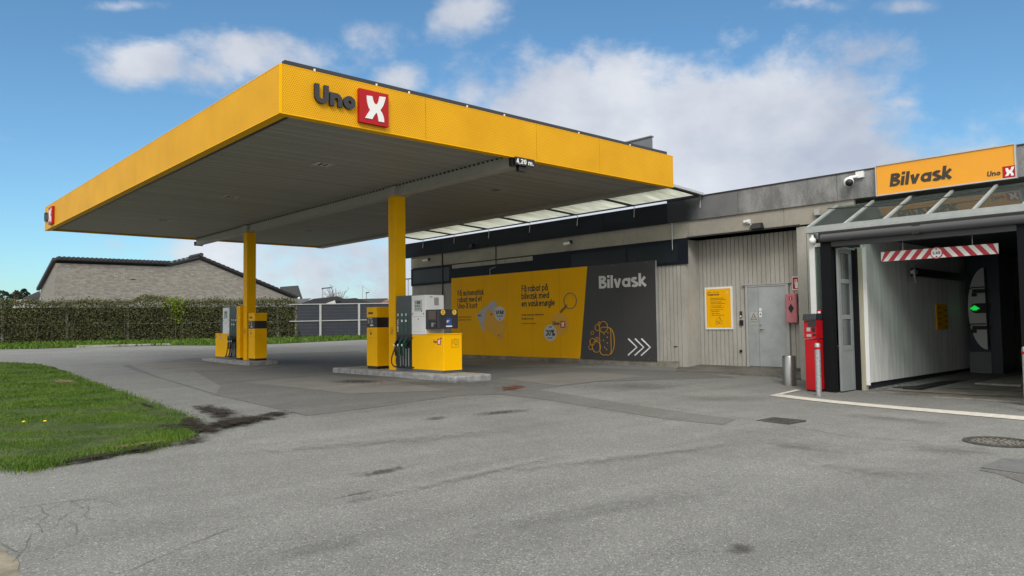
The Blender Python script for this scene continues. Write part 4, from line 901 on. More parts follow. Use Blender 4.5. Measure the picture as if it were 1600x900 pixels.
# membership cards, round price stickers, key ring and tag
cardw = mat('card_white', (.40, .41, .42), .5); cardy = mat('card_yellow', (.72, .36, .008), .5)
def quad(px, mm, name, d=.004): return MB().prism([pp(*p) for p in px], (-d, 0, 0)).build(name, mm, bb_)
quad([(744.5,491.5),(772,469),(777,474),(763,512),(755,518)], cardw, 'white_card', .003)
quad([(761,484),(763.5,483),(790,503),(791,508),(785,528.5),(782,529.5),(754,511),(755,508)], cardy, 'yellow_card', .006)
def disc(px, py, rpx, mm, name, d, parent=bb_):
    c = pp(px, py); r = abs(pp(px, py+rpx)[2]-c[2]); return MB().prism([(XS, c[1]+r*math.cos(k)*1.08, c[2]+r*math.sin(k)) for k in np.linspace(0, 2*math.pi, 33)[:-1]], (-d, 0, 0)).build(name, mm, parent)
disc(781, 490, 11.5, mat('sticker_white', (.55,.56,.57), .5), 'round_sticker', .009); disc(860, 520, 12.7, MAT['sticker_white'], 'round_sticker', .009); disc(875, 506, 18, cardy, 'key_tag', .006)
m = MB()
def tn(cx, cy, s, cap, wd, w_=.22, off=.0095):
    c = pp(cx, cy); text_mb(s, (XS-off, c[1]+wd/2, c[2]-cap/2), (0,-1,0), (0,0,1), (-1,0,0), cap, w_, .0015, width=wd, gap=.10, mb=m)
tn(781,488,'SPAR', .13, .42, .24); tn(781,494,'MED VORES', .045, .3); tn(781,498.5,'KORT', .04, .16); tn(860,520,'30%', .20, .42, .2); tn(860,511,'SPAR', .045, .14); tn(860,528,'PA BILVASK', .04, .26)
tn(869,505,'Uno', .13, .30, .24, .0065); tn(749,493,'FORDEL', .06, .22, .2, .0035); tn(767.5,491,'KORT', .07, .2, .2, .0065); tn(779.5,524,'Uno', .04, .09, .2, .0065)
m.build('sticker_print', letter, bb_)
c = pp(871.5, 511); x_emblem(bb_, (XS-.0062, pp(876,512)[1], pp(876,512)[2]), (0,-1,0), (0,0,1), (-1,0,0), .21, .004, 'tag_emblem')
c = pp(781.5, 527); x_emblem(bb_, (XS-.0062, c[1], c[2]), (0,-1,0), (0,0,1), (-1,0,0), .09, .004, 'card_emblem')
m = MB(); c = pp(891, 470); m.tube([(XS-.01, c[1]+.27*math.cos(k), c[2]+.245*math.sin(k)) for k in np.linspace(0, 2*math.pi, 33)], .014, 6); m.build('key_ring', mat('ring_grey', (.16,.15,.12), .4), bb_)
m = MB(); c1 = pp(885,478); c2 = pp(876.5,487)
for k in range(5):
    p = c1+(c2-c1)*k/4; m.tube([(XS-.008, p[1]+.03*math.cos(t), p[2]+.035*math.sin(t)) for t in np.linspace(0, 6.28, 9)], .009, 4)
m.build('chain', letter, bb_)
# sponge and bubbles, arrows
m = MB()
def ring(px, py, r): c = pp(px, py); m.tube([(XS-.004, c[1]+r*math.cos(k), c[2]+r*math.sin(k)) for k in np.linspace(0, 2*math.pi, 21)], .013, 5, False)
ring(923,542.5,.075); ring(932,542,.165); ring(926,534,.105); ring(933,529.5,.05); ring(925.5,520,.055); ring(933.5,512,.09); ring(936.5,505.5,.045); ring(943,511,.165)
def rr(cx, cy, hw, hh, dz=0):
    c = pp(cx, cy); pts = []
    for a0, sx_, sy_ in ((0,1,1),(90,-1,1),(180,-1,-1),(270,1,-1)):
        for k in range(6):
            a = R_(a0+k*18); pts.append((XS-.004, c[1]-((hw-.13)*sx_+.13*math.cos(a)), c[2]+(hh-.13)*sy_+.13*math.sin(a)))
    m.tube(pts+pts[:1], .013, 5, False)
rr(946,533,.22,.41); rr(951,533,.22,.41) if False else None
c = pp(949.5, 533); m.tube([(XS-.004, c[1]-.20*math.cos(R_(k))-.06, c[2]+.40*math.sin(R_(k))) for k in range(-78, 80, 12)], .013, 5, False)
for px, py in ((944,522),(949,527),(943,532),(949,536),(945,543),(950,520),(948,546)): ring(px, py, .010)
m.build('sponge_drawing', mat('yellow_line', (.55,.27,.01), .5), bb_)
m = MB()
for px in (982, 992.5, 1002.5):
    a = pp(px, 529.5); m.tube([(XS-.003, a[1], a[2]), (XS-.003, a[1]-.30, a[2]-.235), (XS-.003, a[1]+.02, a[2]-.47)], .026, 6)
m.build('arrow_print', wprint, bb_)

# ------------------------------------------------------------------ Bilvask fascia sign
XSg = 16.84
sg = empty('fascia_sign', (XSg, 5.3, 3.9), 'orange lightbox sign reading Bilvask above the car wash porch', 'sign')
MB().box(XSg+.004, XW-.081, 4.02, 6.66, 3.90, 4.585).build('casing', alu, sg)
m = MB(); m.box(XSg-.03, XSg+.003, 4.02, 6.66, 3.90, 3.925); m.box(XSg-.03, XSg+.003, 4.02, 6.66, 4.56, 4.585); m.box(XSg-.03, XSg+.003, 6.64, 6.66, 3.926, 4.559); m.box(XSg-.03, XSg+.003, 4.02, 4.045, 3.926, 4.559); m.build('frame', alu, sg)
MB().box(XSg-.008, XSg+.002, 4.046, 6.639, 3.926, 4.559).build('face', orange, sg)
a = onpl(0, XSg-.009, 1390, 292); b = onpl(0, XSg-.009, 1489, 277.5)
text_mb('Bilvask', (XSg-.009, a[1], a[2]), (0,-1,0), (0,0,1), (-1,0,0), .28, .22, .004, slant=.14, width=a[1]-b[1]-.03, gap=.09).build('lettering', mat('sign_lettering', (.035,.03,.02), .5), sg)
a = onpl(0, XSg-.009, 1542, 276.5); b = onpl(0, XSg-.009, 1563, 274)
text_mb('Uno', (XSg-.009, a[1], a[2]), (0,-1,0), (0,0,1), (-1,0,0), .105, .22, .003, slant=.14, width=a[1]-b[1], gap=.09).build('small_lettering', letter, sg)
a = onpl(0, XSg-.009, 1567, 278.5); x_emblem(sg, (XSg-.009, a[1], a[2]), (0,-1,0), (0,0,1), (-1,0,0), .225, .005)

# ------------------------------------------------------------------ car wash porch
XP_ = 15.45; GZW = -.33
ph = empty('car_wash_porch', (XP_, 5.3, GZW), 'aluminium porch with sloping glass roof in front of the open car wash bay', 'porch')
YL, YR = 7.56, 2.2
bars = [7.56, 6.76, 5.97, 5.18, 4.39, 3.60, 2.81]
Tz, Bz = 3.80, 3.17
for a, b in zip(bars[:-1], bars[1:]):
    MB().hexa([(XP_, b+.03, Bz), (XW-.09, b+.03, Tz), (XW-.09, a-.03, Tz), (XP_, a-.03, Bz), (XP_, b+.03, Bz+.008), (XW-.09, b+.03, Tz+.008), (XW-.09, a-.03, Tz+.008), (XP_, a-.03, Bz+.008)]).build('roof_glass', glass, ph)
m = MB()
for y in bars: m.bar((XP_-.02, y, Bz+.01), (XW-.085, y, Tz+.01), .055, .07)
m.bar((XP_-.02, YL+.03, Bz+.0), (XP_-.02, YR, Bz+.0), .07, .08); m.build('roof_bar', mat('weathered_aluminium', (.36,.39,.39), .5, metal=.2, var=.15, vscale=5), ph)
m = MB(); m.box(XP_-.10, XP_+.06, YR, YL+.03, Bz-.10, Bz-.045); m.build('gutter', MAT['weathered_aluminium'], ph)
# front white post and side glazing
m = MB(); m.box(XP_, XP_+.08, 7.43, 7.55, GZW+.1, Bz-.11); m.box(XP_, XP_+.08, 7.29, 7.429, Bz-.40, Bz-.32); m.box(XW-.1, XW-.002, 7.43, 7.55, GZW, Bz-.1); m.box(XP_+.081, XW-.101, 7.46, 7.52, Bz-.2, Bz-.11); m.box(XP_+.081, XW-.101, 7.46, 7.52, .55, .62); m.build('frame_post', mat('white_frame', (.60,.63,.63), .45, var=.08, vscale=4), ph)
MB().box(XP_+.02, XP_+.03, 7.30, 7.428, -.1, Bz-.41).build('side_light', glass, ph)
MB().box(XP_+.081, XW-.101, 7.485, 7.495, .63, Bz-.21).build('side_glass', glass, ph)
m = MB(); m.box(XP_+.081, XW-.101, 7.47, 7.51, GZW, .549); m.build('side_panel', frm, ph)
m = MB(); m.box(XP_-.006, XP_-.001, 7.32, 7.42, 1.33, 1.43); q = m.build('camera_notice', red, ph); MB().box(XP_-.009, XP_-.0065, 7.34, 7.40, 1.35, 1.39).build('notice_symbol', white, q)
# header with roller, black posts with brush strips
m = MB(); m.box(XP_-.12, XP_+.16, 2.2, 7.29, 2.86, 3.06); m.build('door_header', black, ph, bevel=.015)
m = MB(); m.tube([(XP_-.10, 7.22, 2.93), (XP_-.10, 2.2, 2.93)], .085, 14); m.build('roller', mat('grey_roller', (.06,.063,.068), .35), ph)
m = MB(); m.box(XP_-.05, XP_+.10, 2.2, 7.2, 2.74, 2.859); m.build('header_rail', dgrey, ph)
m = MB(); m.box(XP_-.07, XP_+.09, 7.05, 7.27, GZW, 2.86); m.build('door_post', rubberbrush, ph)
m = MB(); m.box(XP_-.07, XP_+.09, 3.45, 3.72, GZW, 2.86); m.build('door_post', rubberbrush, ph)
m = MB(); m.box(XP_-.16, XP_-.121, 5.28, 5.42, 2.84, 3.02); m.build('door_sensor', black, ph)
m = MB(); m.tube([(XP_+.4, 7.3, 3.62), (XP_+.7, 5.9, 3.55), (XP_+.9, 4.5, 3.66)], .01, 5); m.tube([(XW-.15, 5.95+.1*math.cos(k), 3.72+.1*math.sin(k)) for k in np.linspace(0, 6, 14)], .012, 5); m.tube([(XP_+.6, 6.0, 3.18), (XP_+.7, 6.3, 3.25), (XP_+.8, 6.1, 3.4), (XP_+.9, 6.2, 3.5)], .008, 5); m.build('loose_cable', black, ph)
woodm = mat('pine_board', (.34,.20,.11), .6, var=.2, vscale=3, stretch=(1, .2, 4))
MB().box(16.5, 16.62, 2.3, 6.35, 3.22, 3.36).build('timber_beam', woodm, ph)
# open folding door leaf
lf_x0, lf_x1, lf_y = 15.56, 16.20, 7.02
leafm = mat('grey_leaf', (.26,.285,.29), .45, var=.1, vscale=3)
m = MB(); yl0, yl1 = 6.98, 7.025
zb_, zt_ = GZW+.04, 2.72
m.box(lf_x0, lf_x0+.10, yl0, yl1, zb_, zt_); m.box(lf_x1-.10, lf_x1, yl0, yl1, zb_, zt_)
rails = [(zb_, zb_+.14), (.56, .66), (1.22, 1.31), (1.98, 2.07), (zt_-.10, zt_)]
for a, b in rails: m.box(lf_x0+.1, lf_x1-.1, yl0, yl1, a, b)
lf = m.build('folding_door_leaf', leafm, ph)
for (a, b) in ((.66, 1.22), (1.31, 1.98), (2.07, zt_-.10)): MB().box(lf_x0+.1, lf_x1-.1, yl0+.018, yl0+.026, a, b).build('leaf_glass', mat('dim_glass', (.085,.10,.105), .10), lf)
MB().box(lf_x0+.1, lf_x1-.1, yl0+.012, yl0+.03, zb_+.14, .56).build('leaf_panel', leafm, lf)
m = MB(); m.box(lf_x1+.002, lf_x1+.075, yl0-.10, yl1+.02, GZW, 2.74); m.box(lf_x0-.02, lf_x1, yl0, yl1, GZW+.005, zb_-.001); m.build('leaf_seal', rubberbrush, lf)
m = MB(); m.tube([(lf_x0-.0, yl0-.02, 2.70), (lf_x0+.3, yl0-.03, 2.73), (lf_x1+.3, yl0-.1, 2.70)], .018, 6); m.build('hinge_arm', alu, lf)
creamm = mat('cream_post', (.40,.38,.29), .55, var=.12, vscale=4, stretch=(1,1,.3))
MB().box(16.28, 16.42, 6.80, 6.97, GZW, 2.76).build('bay_jamb', creamm, ph)

# ------------------------------------------------------------------ wash bay interior
wb = empty('wash_bay', (20, 5.2, GZW), 'dark open car wash bay with pale ribbed left wall', 'wash bay')
wallm = mat('bay_wall_panel', (.73,.75,.74), .45, var=.24, vscale=2.5, stretch=(3, 1, .25))
m = MB(); x = 16.34
while x < 23.4:
    m.hexa([(x+.004, 6.80, -.16), (x+.116, 6.80, -.16), (x+.12, 6.812, -.16), (x, 6.812, -.16), (x+.004, 6.80, 3.0), (x+.116, 6.80, 3.0), (x+.12, 6.812, 3.0), (x, 6.812, 3.0)]); x += .12
m.box(16.34, 23.4, 6.813, 6.84, -.16, 3.0)
m.build('left_wall', wallm, wb)
MB().box(16.32, 16.338, 6.72, 6.80, -.2, 2.76).build('wall_edge_trim', white, wb)
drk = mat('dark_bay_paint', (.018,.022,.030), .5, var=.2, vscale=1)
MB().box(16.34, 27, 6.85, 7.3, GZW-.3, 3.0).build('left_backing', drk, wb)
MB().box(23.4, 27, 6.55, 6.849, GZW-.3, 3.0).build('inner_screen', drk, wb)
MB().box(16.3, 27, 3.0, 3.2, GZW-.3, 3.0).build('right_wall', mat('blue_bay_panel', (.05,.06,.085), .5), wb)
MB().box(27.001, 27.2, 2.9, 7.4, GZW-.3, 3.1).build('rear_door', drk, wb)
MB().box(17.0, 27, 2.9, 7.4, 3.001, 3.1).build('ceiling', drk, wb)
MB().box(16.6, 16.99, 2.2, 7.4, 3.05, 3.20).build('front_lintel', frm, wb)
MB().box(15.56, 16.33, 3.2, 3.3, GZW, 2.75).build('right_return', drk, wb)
fl_ = MB(); fl_.box(15.95, 27, 3.1, 7.0, GZW-.25, GZW+.012); o = fl_.build('bay_floor', c_wash); tag(o, kind='structure')
m = MB(); m.box(17.2, 26.9, 6.42, 6.72, GZW+.013, GZW+.03); m.build('floor_channel', black, wb)
m = MB(); x = 16.5
while x < 24: m.box(x, x+.12, 6.62, 6.70, GZW+.031, GZW+.05); x += .34
m.build('channel_stud', galv, wb)
m = MB(); m.box(17.1, 26.0, 6.02, 6.36, GZW+.013, GZW+.045); m.box(19.2, 26, 4.2, 4.28, GZW+.013, GZW+.06); m.build('guide_rail', black, wb)
m = MB(); m.box(19.3, 24, 4.72, 5.62, GZW+.013, GZW+.05); m.box(19.4, 24, 3.85, 4.66, GZW+.013, GZW+.05); m.build('floor_plate', c_light, wb)
m = MB(); m.box(16.6, 16.66, 3.2, 6.7, GZW+.0125, GZW+.018); m.box(18.0, 18.05, 3.2, 6.6, GZW+.0125, GZW+.018); m.build('floor_joint', black, wb)
# spray arm and notice on the left wall
sa = empty('spray_arm', (19.5, 6.6, 2.2), 'dark horizontal spray arm fixed along the pale bay wall', 'spray arm')
p0 = onpl(1, 6.6, 1428, 425); p1 = onpl(1, 6.6, 1500, 428)
m = MB(); m.bar((p0[0], 6.62, p0[2]), (p1[0]+1.2, 6.62, p0[2]-.02), .10, .18); m.build('boom', black, sa)
m = MB(); m.tube([(p0[0]-.1, 6.55, p0[2]+.06), (p0[0]-.12, 6.55, p0[2]-.12), (p0[0]-.02, 6.55, p0[2]-.24)], .03, 7); m.box(p0[0]-.22, p0[0]-.02, 6.5, 6.6, p0[2]-.05, p0[2]+.03); m.build('nozzle', galv, sa)
a = onpl(1, 6.79, 1462, 475); b = onpl(1, 6.79, 1481, 515)
nt_ = empty('wall_notice', (a[0], 6.79, b[2]), 'yellow notice board deep on the pale bay wall', 'sign')
MB().box(a[0], b[0], 6.775, 6.797, b[2], a[2]).build('board', yellow_tape, nt_)
m = MB()
for k in range(8): m.box(a[0]+.1+.55*(k % 2)*(b[0]-a[0]), a[0]+.1+.55*(k % 2)*(b[0]-a[0])+.22, 6.771, 6.7745, a[2]-.1-.07*k, a[2]-.08-.07*k)
m.build('print', letter, nt_)
# wash gantry with half-round panel and green arrow light
XG = 22.6
ga = empty('wash_gantry', (XG, 5.8, GZW), 'dark blue wash gantry with pale half round panel and lit green arrow', 'wash machine')
def gp(px, py): return onpl(0, XG, px, py)
gL = gp(1512, 480)[1]; gR = gp(1546, 480)[1]; gB = gp(1530, 550)[2]
MB().box(XG+.002, XG+1.2, gR-.25, gL, GZW+.05, 2.9).build('housing', mat('gantry_blue', (.020,.035,.060), .4), ga)
MB().box(XG-.03, XG+.001, gR+.0, gL, GZW+.05, gB).build('lower_panel', mat('gantry_grey', (.16,.20,.20), .5), ga)
top = gp(1538, 418); bot = gp(1544, 546); ye = gp(1541, 480)[1]; zc = (top[2]+bot[2])/2; rz = (top[2]-bot[2])/2; ry = gp(1513, 480)[1]-ye
MB().prism([(XG-.005, ye+ry*math.cos(R_(k)), zc+rz*math.sin(R_(k))) for k in range(-90, 91, 9)], (-.02, 0, 0)).build('half_round_panel', mat('gantry_pale', (.72,.75,.73), .45), ga)
a = gp(1517.5, 482); mz = a[2]
MB().prism([(XG-.026, ye+.0-.1, mz-.13)]+[(XG-.026, a[1]-.13+.13*math.cos(R_(k)), mz+.13*math.sin(R_(k))) for k in range(-90, 91, 15)]+[(XG-.026, ye-.1, mz+.13)], (-.03, 0, 0)).build('signal_plate', black, ga)
gm = bpy.data.materials.new('green_led'); gm.use_nodes = True; b_ = gm.node_tree.nodes['Principled BSDF']; b_.inputs['Base Color'].default_value = (0,.4,.05,1); b_.inputs['Emission Color'].default_value = (.01, .9, .08, 1); b_.inputs['Emission Strength'].default_value = .6
cy_ = gp(1524, 482)[1]
MB().prism([(XG-.057, cy_+dy_, mz+dz_) for dy_, dz_ in ((0,.085),(.115,.0),(.115,-.02),(.06,-.02),(.06,-.055),(-.06,-.055),(-.06,-.02),(-.115,-.02),(-.115,.0))], (-.004, 0, 0)).build('green_arrow', gm, ga)
for pz in (455, 512):
    q = gp(1528, pz); m = MB(); m.box(XG-.06, XG-.03, ye-.12, q[1]+.12, q[2]-.05, q[2]+.05); m.box(XG-.06, XG-.03, q[1]+.02, q[1]+.14, q[2]-.14, q[2]-.051); m.tube([(XG-.1, ye, q[2]+.1), (XG-.1, q[1]+.1, q[2]+.1), (XG-.1, q[1]+.2, q[2]+.06)], .014, 5)
    m.build('nozzle_bracket', black, ga)
m = MB(); m.tube([(XG-.07, ye-.02, top[2]), (XG-.07, ye-.04, bot[2])], .022, 6); m.build('supply_pipe', black, ga)
# height bar
hb = empty('height_bar', (15.9, 5, 2.4), 'red and white striped height limit bar marked 2,60 hanging in the bay entrance', 'height bar')
XH = 15.75
bl = onpl(0, XH, 1377, 409); br = onpl(0, XH, 1560, 396); tl_ = onpl(0, XH, 1377, 394); tr_ = onpl(0, XH, 1560, 380)
yA, yB, zA, zB = bl[1], br[1], (bl[2]+br[2])/2, (tl_[2]+tr_[2])/2
MB().box(XH, XH+.03, yB, yA, zA, zB).build('board', wprint if False else white, hb)
m = MB(); LN = yA-yB; mid = (yA+yB)/2; hgt = zB-zA; n_ = 5; w2 = LN/2/n_
rm = mat('red_reflective', (.42,.012,.025), .4)
for sgn in (1, -1):
    for k in range(n_):
        # half of every repeat is red; slanting outward-down on both halves
        s0 = mid+sgn*(k*w2+.02); s1 = mid+sgn*(k*w2+.02+w2*.52)
        sh = sgn*hgt*.8
        lim = lambda v: min(max(v, yB), yA)
        P_ = [(XH, lim(s0+sh), zA), (XH, lim(s1+sh), zA), (XH, lim(s1), zB), (XH, lim(s0), zB)]
        m.prism(P_, (-.003, 0, 0))
m.build('red_stripe', rm, hb)
m = MB(); m.prism([(XH-.004, mid+.115*math.cos(k), (zA+zB)/2+.115*math.sin(k)) for k in np.linspace(0, 2*math.pi, 25)[:-1]], (-.004, 0, 0)); dq = m.build('disc', rm, hb)
m = MB(); m.prism([(XH-.0085, mid+.095*math.cos(k), (zA+zB)/2+.095*math.sin(k)) for k in np.linspace(0, 2*math.pi, 25)[:-1]], (-.002, 0, 0)); m.build('disc_face', white, dq)
m = MB(); text_mb('2,60', (XH-.011, mid+.07, (zA+zB)/2-.025), (0,-1,0), (0,0,1), (-1,0,0), .05, .2, .001, width=.14, mb=m)
for s_ in (1, -1): m.prism([(XH-.011, mid+.025, (zA+zB)/2+s_*.085), (XH-.011, mid-.025, (zA+zB)/2+s_*.085), (XH-.011, mid, (zA+zB)/2+s_*.055)], (-.001, 0, 0))
m.build('lettering', letter, dq)
m = MB(); m.tube([(XH+.015, yB+.42, zB), (XH+.015, yB+.42, 2.95)], .006, 5); m.tube([(XH+.015, yA-.42, zB), (XH+.015, yA-.42, 2.95)], .006, 5); m.build('hanger', galv, hb)

# ------------------------------------------------------------------ payment terminal, bollards
tx0, tx1, ty0, ty1 = 15.10, 15.42, 7.285, 7.54
tzb = -.26
pt = empty('payment_terminal', (15.25, 7.45, -.3), 'red upright car wash payment terminal beside the porch post', 'terminal')
MB().box(tx0+.02, tx1, ty0, ty1-.01, -.33, tzb).build('base', black, pt)
m = MB(); m.box(tx0, tx1, ty0, ty1, tzb+.001, .80); m.build('body', red, pt, bevel=.012)
m = MB(); m.hexa([(tx0-.02, ty0-.005, .82), (tx1, ty0-.005, .82), (tx1, ty1+.0, .82), (tx0-.02, ty1, .82), (tx0+.03, ty0-.005, 1.20), (tx1, ty0-.005, 1.20), (tx1, ty1+.02, 1.20), (tx0+.03, ty1+.02, 1.20)]); hd = m.build('head', red, pt)
m = MB(); m.hexa([(tx0-.04, ty0-.005, 1.205), (tx1+.01, ty0-.005, 1.205), (tx1+.01, ty1+.02, 1.205), (tx0-.04, ty1+.02, 1.205), (tx0-.0, ty0-.005, 1.34), (tx1+.01, ty0-.005, 1.34), (tx1+.01, ty1+.02, 1.34), (tx0-.0, ty1+.02, 1.34)]); m.build('hood', dgrey, pt, bevel=.01)
MB().box(tx0+.0, tx0+.012, ty0+.0, ty1-.08, 1.07, 1.203).build('screen', mat('screen_dark', (.02,.022,.022), .15), hd)
MB().box(tx0-.012, tx0+.002, ty0+.12, ty0+.2, .97, 1.05).build('card_slot', mat('slot_grey', (.35,.35,.35), .4), hd); MB().box(tx0-.015, tx0-.002, ty0+.10, ty0+.20, .86, .91).build('card_slot', mat('slot_grey', (.35,.35,.35), .4), hd)
m = MB(); m.box(tx0-.014, tx0+.0, ty0+.02, ty0+.08, .96, 1.05); m.box(tx0-.016, tx0-.004, ty0-.0, ty0+.07, .87, .92); m.build('keypad', black, hd)
m = MB(); m.sphere((XP_-.08, 7.43, 2.90), .075, 16, 10); e = empty('dome_camera', (XP_-.08, 7.43, 2.83), 'white dome camera under the porch gutter beside the black post', 'camera'); m.build('shell', white, e); m = MB(); m.tube([(XP_-.08, 7.43, 2.95), (XP_-.03, 7.45, 3.02)], .03, 8); m.build('mount', white, e)
def bollard(px, base_px, top, label, x=None):
    g = (14.47, px, gz(14.47, px)) if x is None else (x, px, gz(x, px)); z = g[2]
    e = empty('bollard', g, label, 'bollard', 'galvanised bollards guarding the porch')
    m = MB(); m.tube([(g[0], g[1], z-.02), (g[0], g[1], top-.13)], .055, 20); m.build('post', galv, e)
    m = MB(); m.tube([(g[0], g[1], top-.13), (g[0], g[1], top-.085)], .0565, 20); m.build('red_band', red, e)
    m = MB(); m.tube([(g[0], g[1], top-.085), (g[0], g[1], top-.025), (g[0], g[1], top-.01), (g[0], g[1], top)], [.055, .055, .045, .015], 20); m.build('cap', galv, e)
bollard(6.965, None, .75, 'galvanised bollard with red band in front of the red terminal')
bollard(3.45, None, .73, 'galvanised bollard with red band at the right edge of the car wash')
g = gpt(1234, 602); m = MB(); m.tube([(g[0], g[1], g[2]-.02), (g[0], g[1], .42-.02), (g[0], g[1], .42)], [.145, .145, .135], 28)
e = empty('steel_bollard', tuple(g), 'short wide brushed steel bollard in front of the recess', 'bollard'); m.build('drum', steel, e)
# rubble by the terminal
m = MB(); g = gpt(1262, 592)
for k in range(22): m.sphere((g[0]+random.uniform(-.2,.2), g[1]+random.uniform(-.15,.15), g[2]+.02), random.uniform(.02,.06), 6, 4, (1,1,.6))
tag(m.build('gravel_heap', conc('dark_rubble', (.05,.047,.04), .5, 9)), 'small heap of dark rubble and leaves between steel bollard and terminal', 'rubble', kind='stuff')

# apron in front of the recess
ap = [gpt(1056, 581), gpt(1150, 586), gpt(1262, 591)]
m = MB(); P_ = [(XR, 12.05), (XR, 8.7), (XW-.01, 8.6), (ap[2][0], ap[2][1]), (ap[1][0], ap[1][1]), (ap[0][0], ap[0][1]), (XW-.11, 12.05)]
m.prism([(x, y, -.4) for x, y in P_], (0, 0, .4-.01)); 
V = m.v; n_ = len(P_)
for i, (x, y) in enumerate(P_): V[n_+i] = (x, y, (.03 if x > 17.2 else gz(x, y)+.02))
o = m.build('apron', c_apron); tag(o, kind='structure')

# drains, manhole, hatch
iron = conc('cast_iron', (.060,.058,.052), .4, 14)
g = [gpt(*p) for p in ((1197,658),(1220,654.5),(1243,658.5),(1220,662.5))]
e = empty('drain_grate', tuple(gpt(1220,658)), 'small square cast iron drain grate in the asphalt', 'drain')
c = gpt(1220,658); m = MB()
s_ = .26; z = c[2]+.006
for (a, b, c1, d) in ((-s_,s_,-s_,-s_+.04),(-s_,s_,s_-.04,s_),(-s_,-s_+.04,-s_+.04,s_-.04),(s_-.04,s_,-s_+.04,s_-.04)): m.box(c[0]+a, c[0]+b, c[1]+c1, c[1]+d, z-.03, z+.008)
m.build('frame', iron, e); m = MB()
for k in range(6): m.box(c[0]-s_+.05+k*.075, c[0]-s_+.085+k*.075, c[1]-s_+.04, c[1]+s_-.04, z-.01, z+.005)
m.build('grate_bar', iron, e); MB().box(c[0]-s_+.04, c[0]+s_-.04, c[1]-s_+.04, c[1]+s_-.04, z-.03, z-.012+.008).build('sump', black, e)
c = gpt(1560, 692); r = .36; z = c[2]+.008; e = empty('manhole_cover', tuple(c), 'round cast iron manhole cover with radial pattern', 'manhole cover')
circ = lambda r, n=36: [(c[0]+r*math.cos(2*math.pi*k/n), c[1]+r*math.sin(2*math.pi*k/n), z) for k in range(n)]
MB().prism([(x, y, z-.03) for x, y, _ in circ(r)], (0,0,.03)).build('cover', iron, e); m = MB()
m.tube(circ(r)+circ(r)[:1], .022, 6, False); m.tube(circ(r-.06)+circ(r-.06)[:1], .012, 6, False); m.build('rim', iron, e); m = MB()
for k in range(12):
    a = 2*math.pi*k/12; m.bar((c[0]+.07*math.cos(a), c[1]+.07*math.sin(a), z), (c[0]+.17*math.cos(a), c[1]+.17*math.sin(a), z), .025, .012)
for q in range(2):
    for k in range(22):
        a = 2*math.pi*k/22; rr_ = .215+.055*q; m.box(c[0]+rr_*math.cos(a)-.014, c[0]+rr_*math.cos(a)+.014, c[1]+rr_*math.sin(a)-.014, c[1]+rr_*math.sin(a)+.014, z, z+.007)
m.build('raised_pattern', mat('worn_iron', (.20,.19,.17), .5), e)
hp = [gpt(*p) for p in ((1532,731.5),(1566,717),(1626,719),(1600,741))]
o = drape('access_cover', [p[:2] for p in hp], conc('cover_concrete', (.13,.135,.138), .2, 5), dz=.008, kind=None); tag(o, 'grey rectangular access cover in the asphalt below the manhole', 'hatch')

# ------------------------------------------------------------------ pump islands
def island(y0, y1, label):
    m = MB(); m.bbox(9.54, 10.53, y0, y1, -.1, .13, .03); 
    V = m.v
    m.m = 0; o = m.build('pump_island', [c_kerb, c_light]); 
    for p in o.data.polygons: 
        if p.normal.z > .9: p.material_index = 1
    tag(o, label, 'island', 'raised concrete pump islands'); return o
island(12.36, 17.62, 'nearer raised concrete island under the pump with hoses'); island(22.97, 27.10, 'farther raised concrete island under the rear pump')

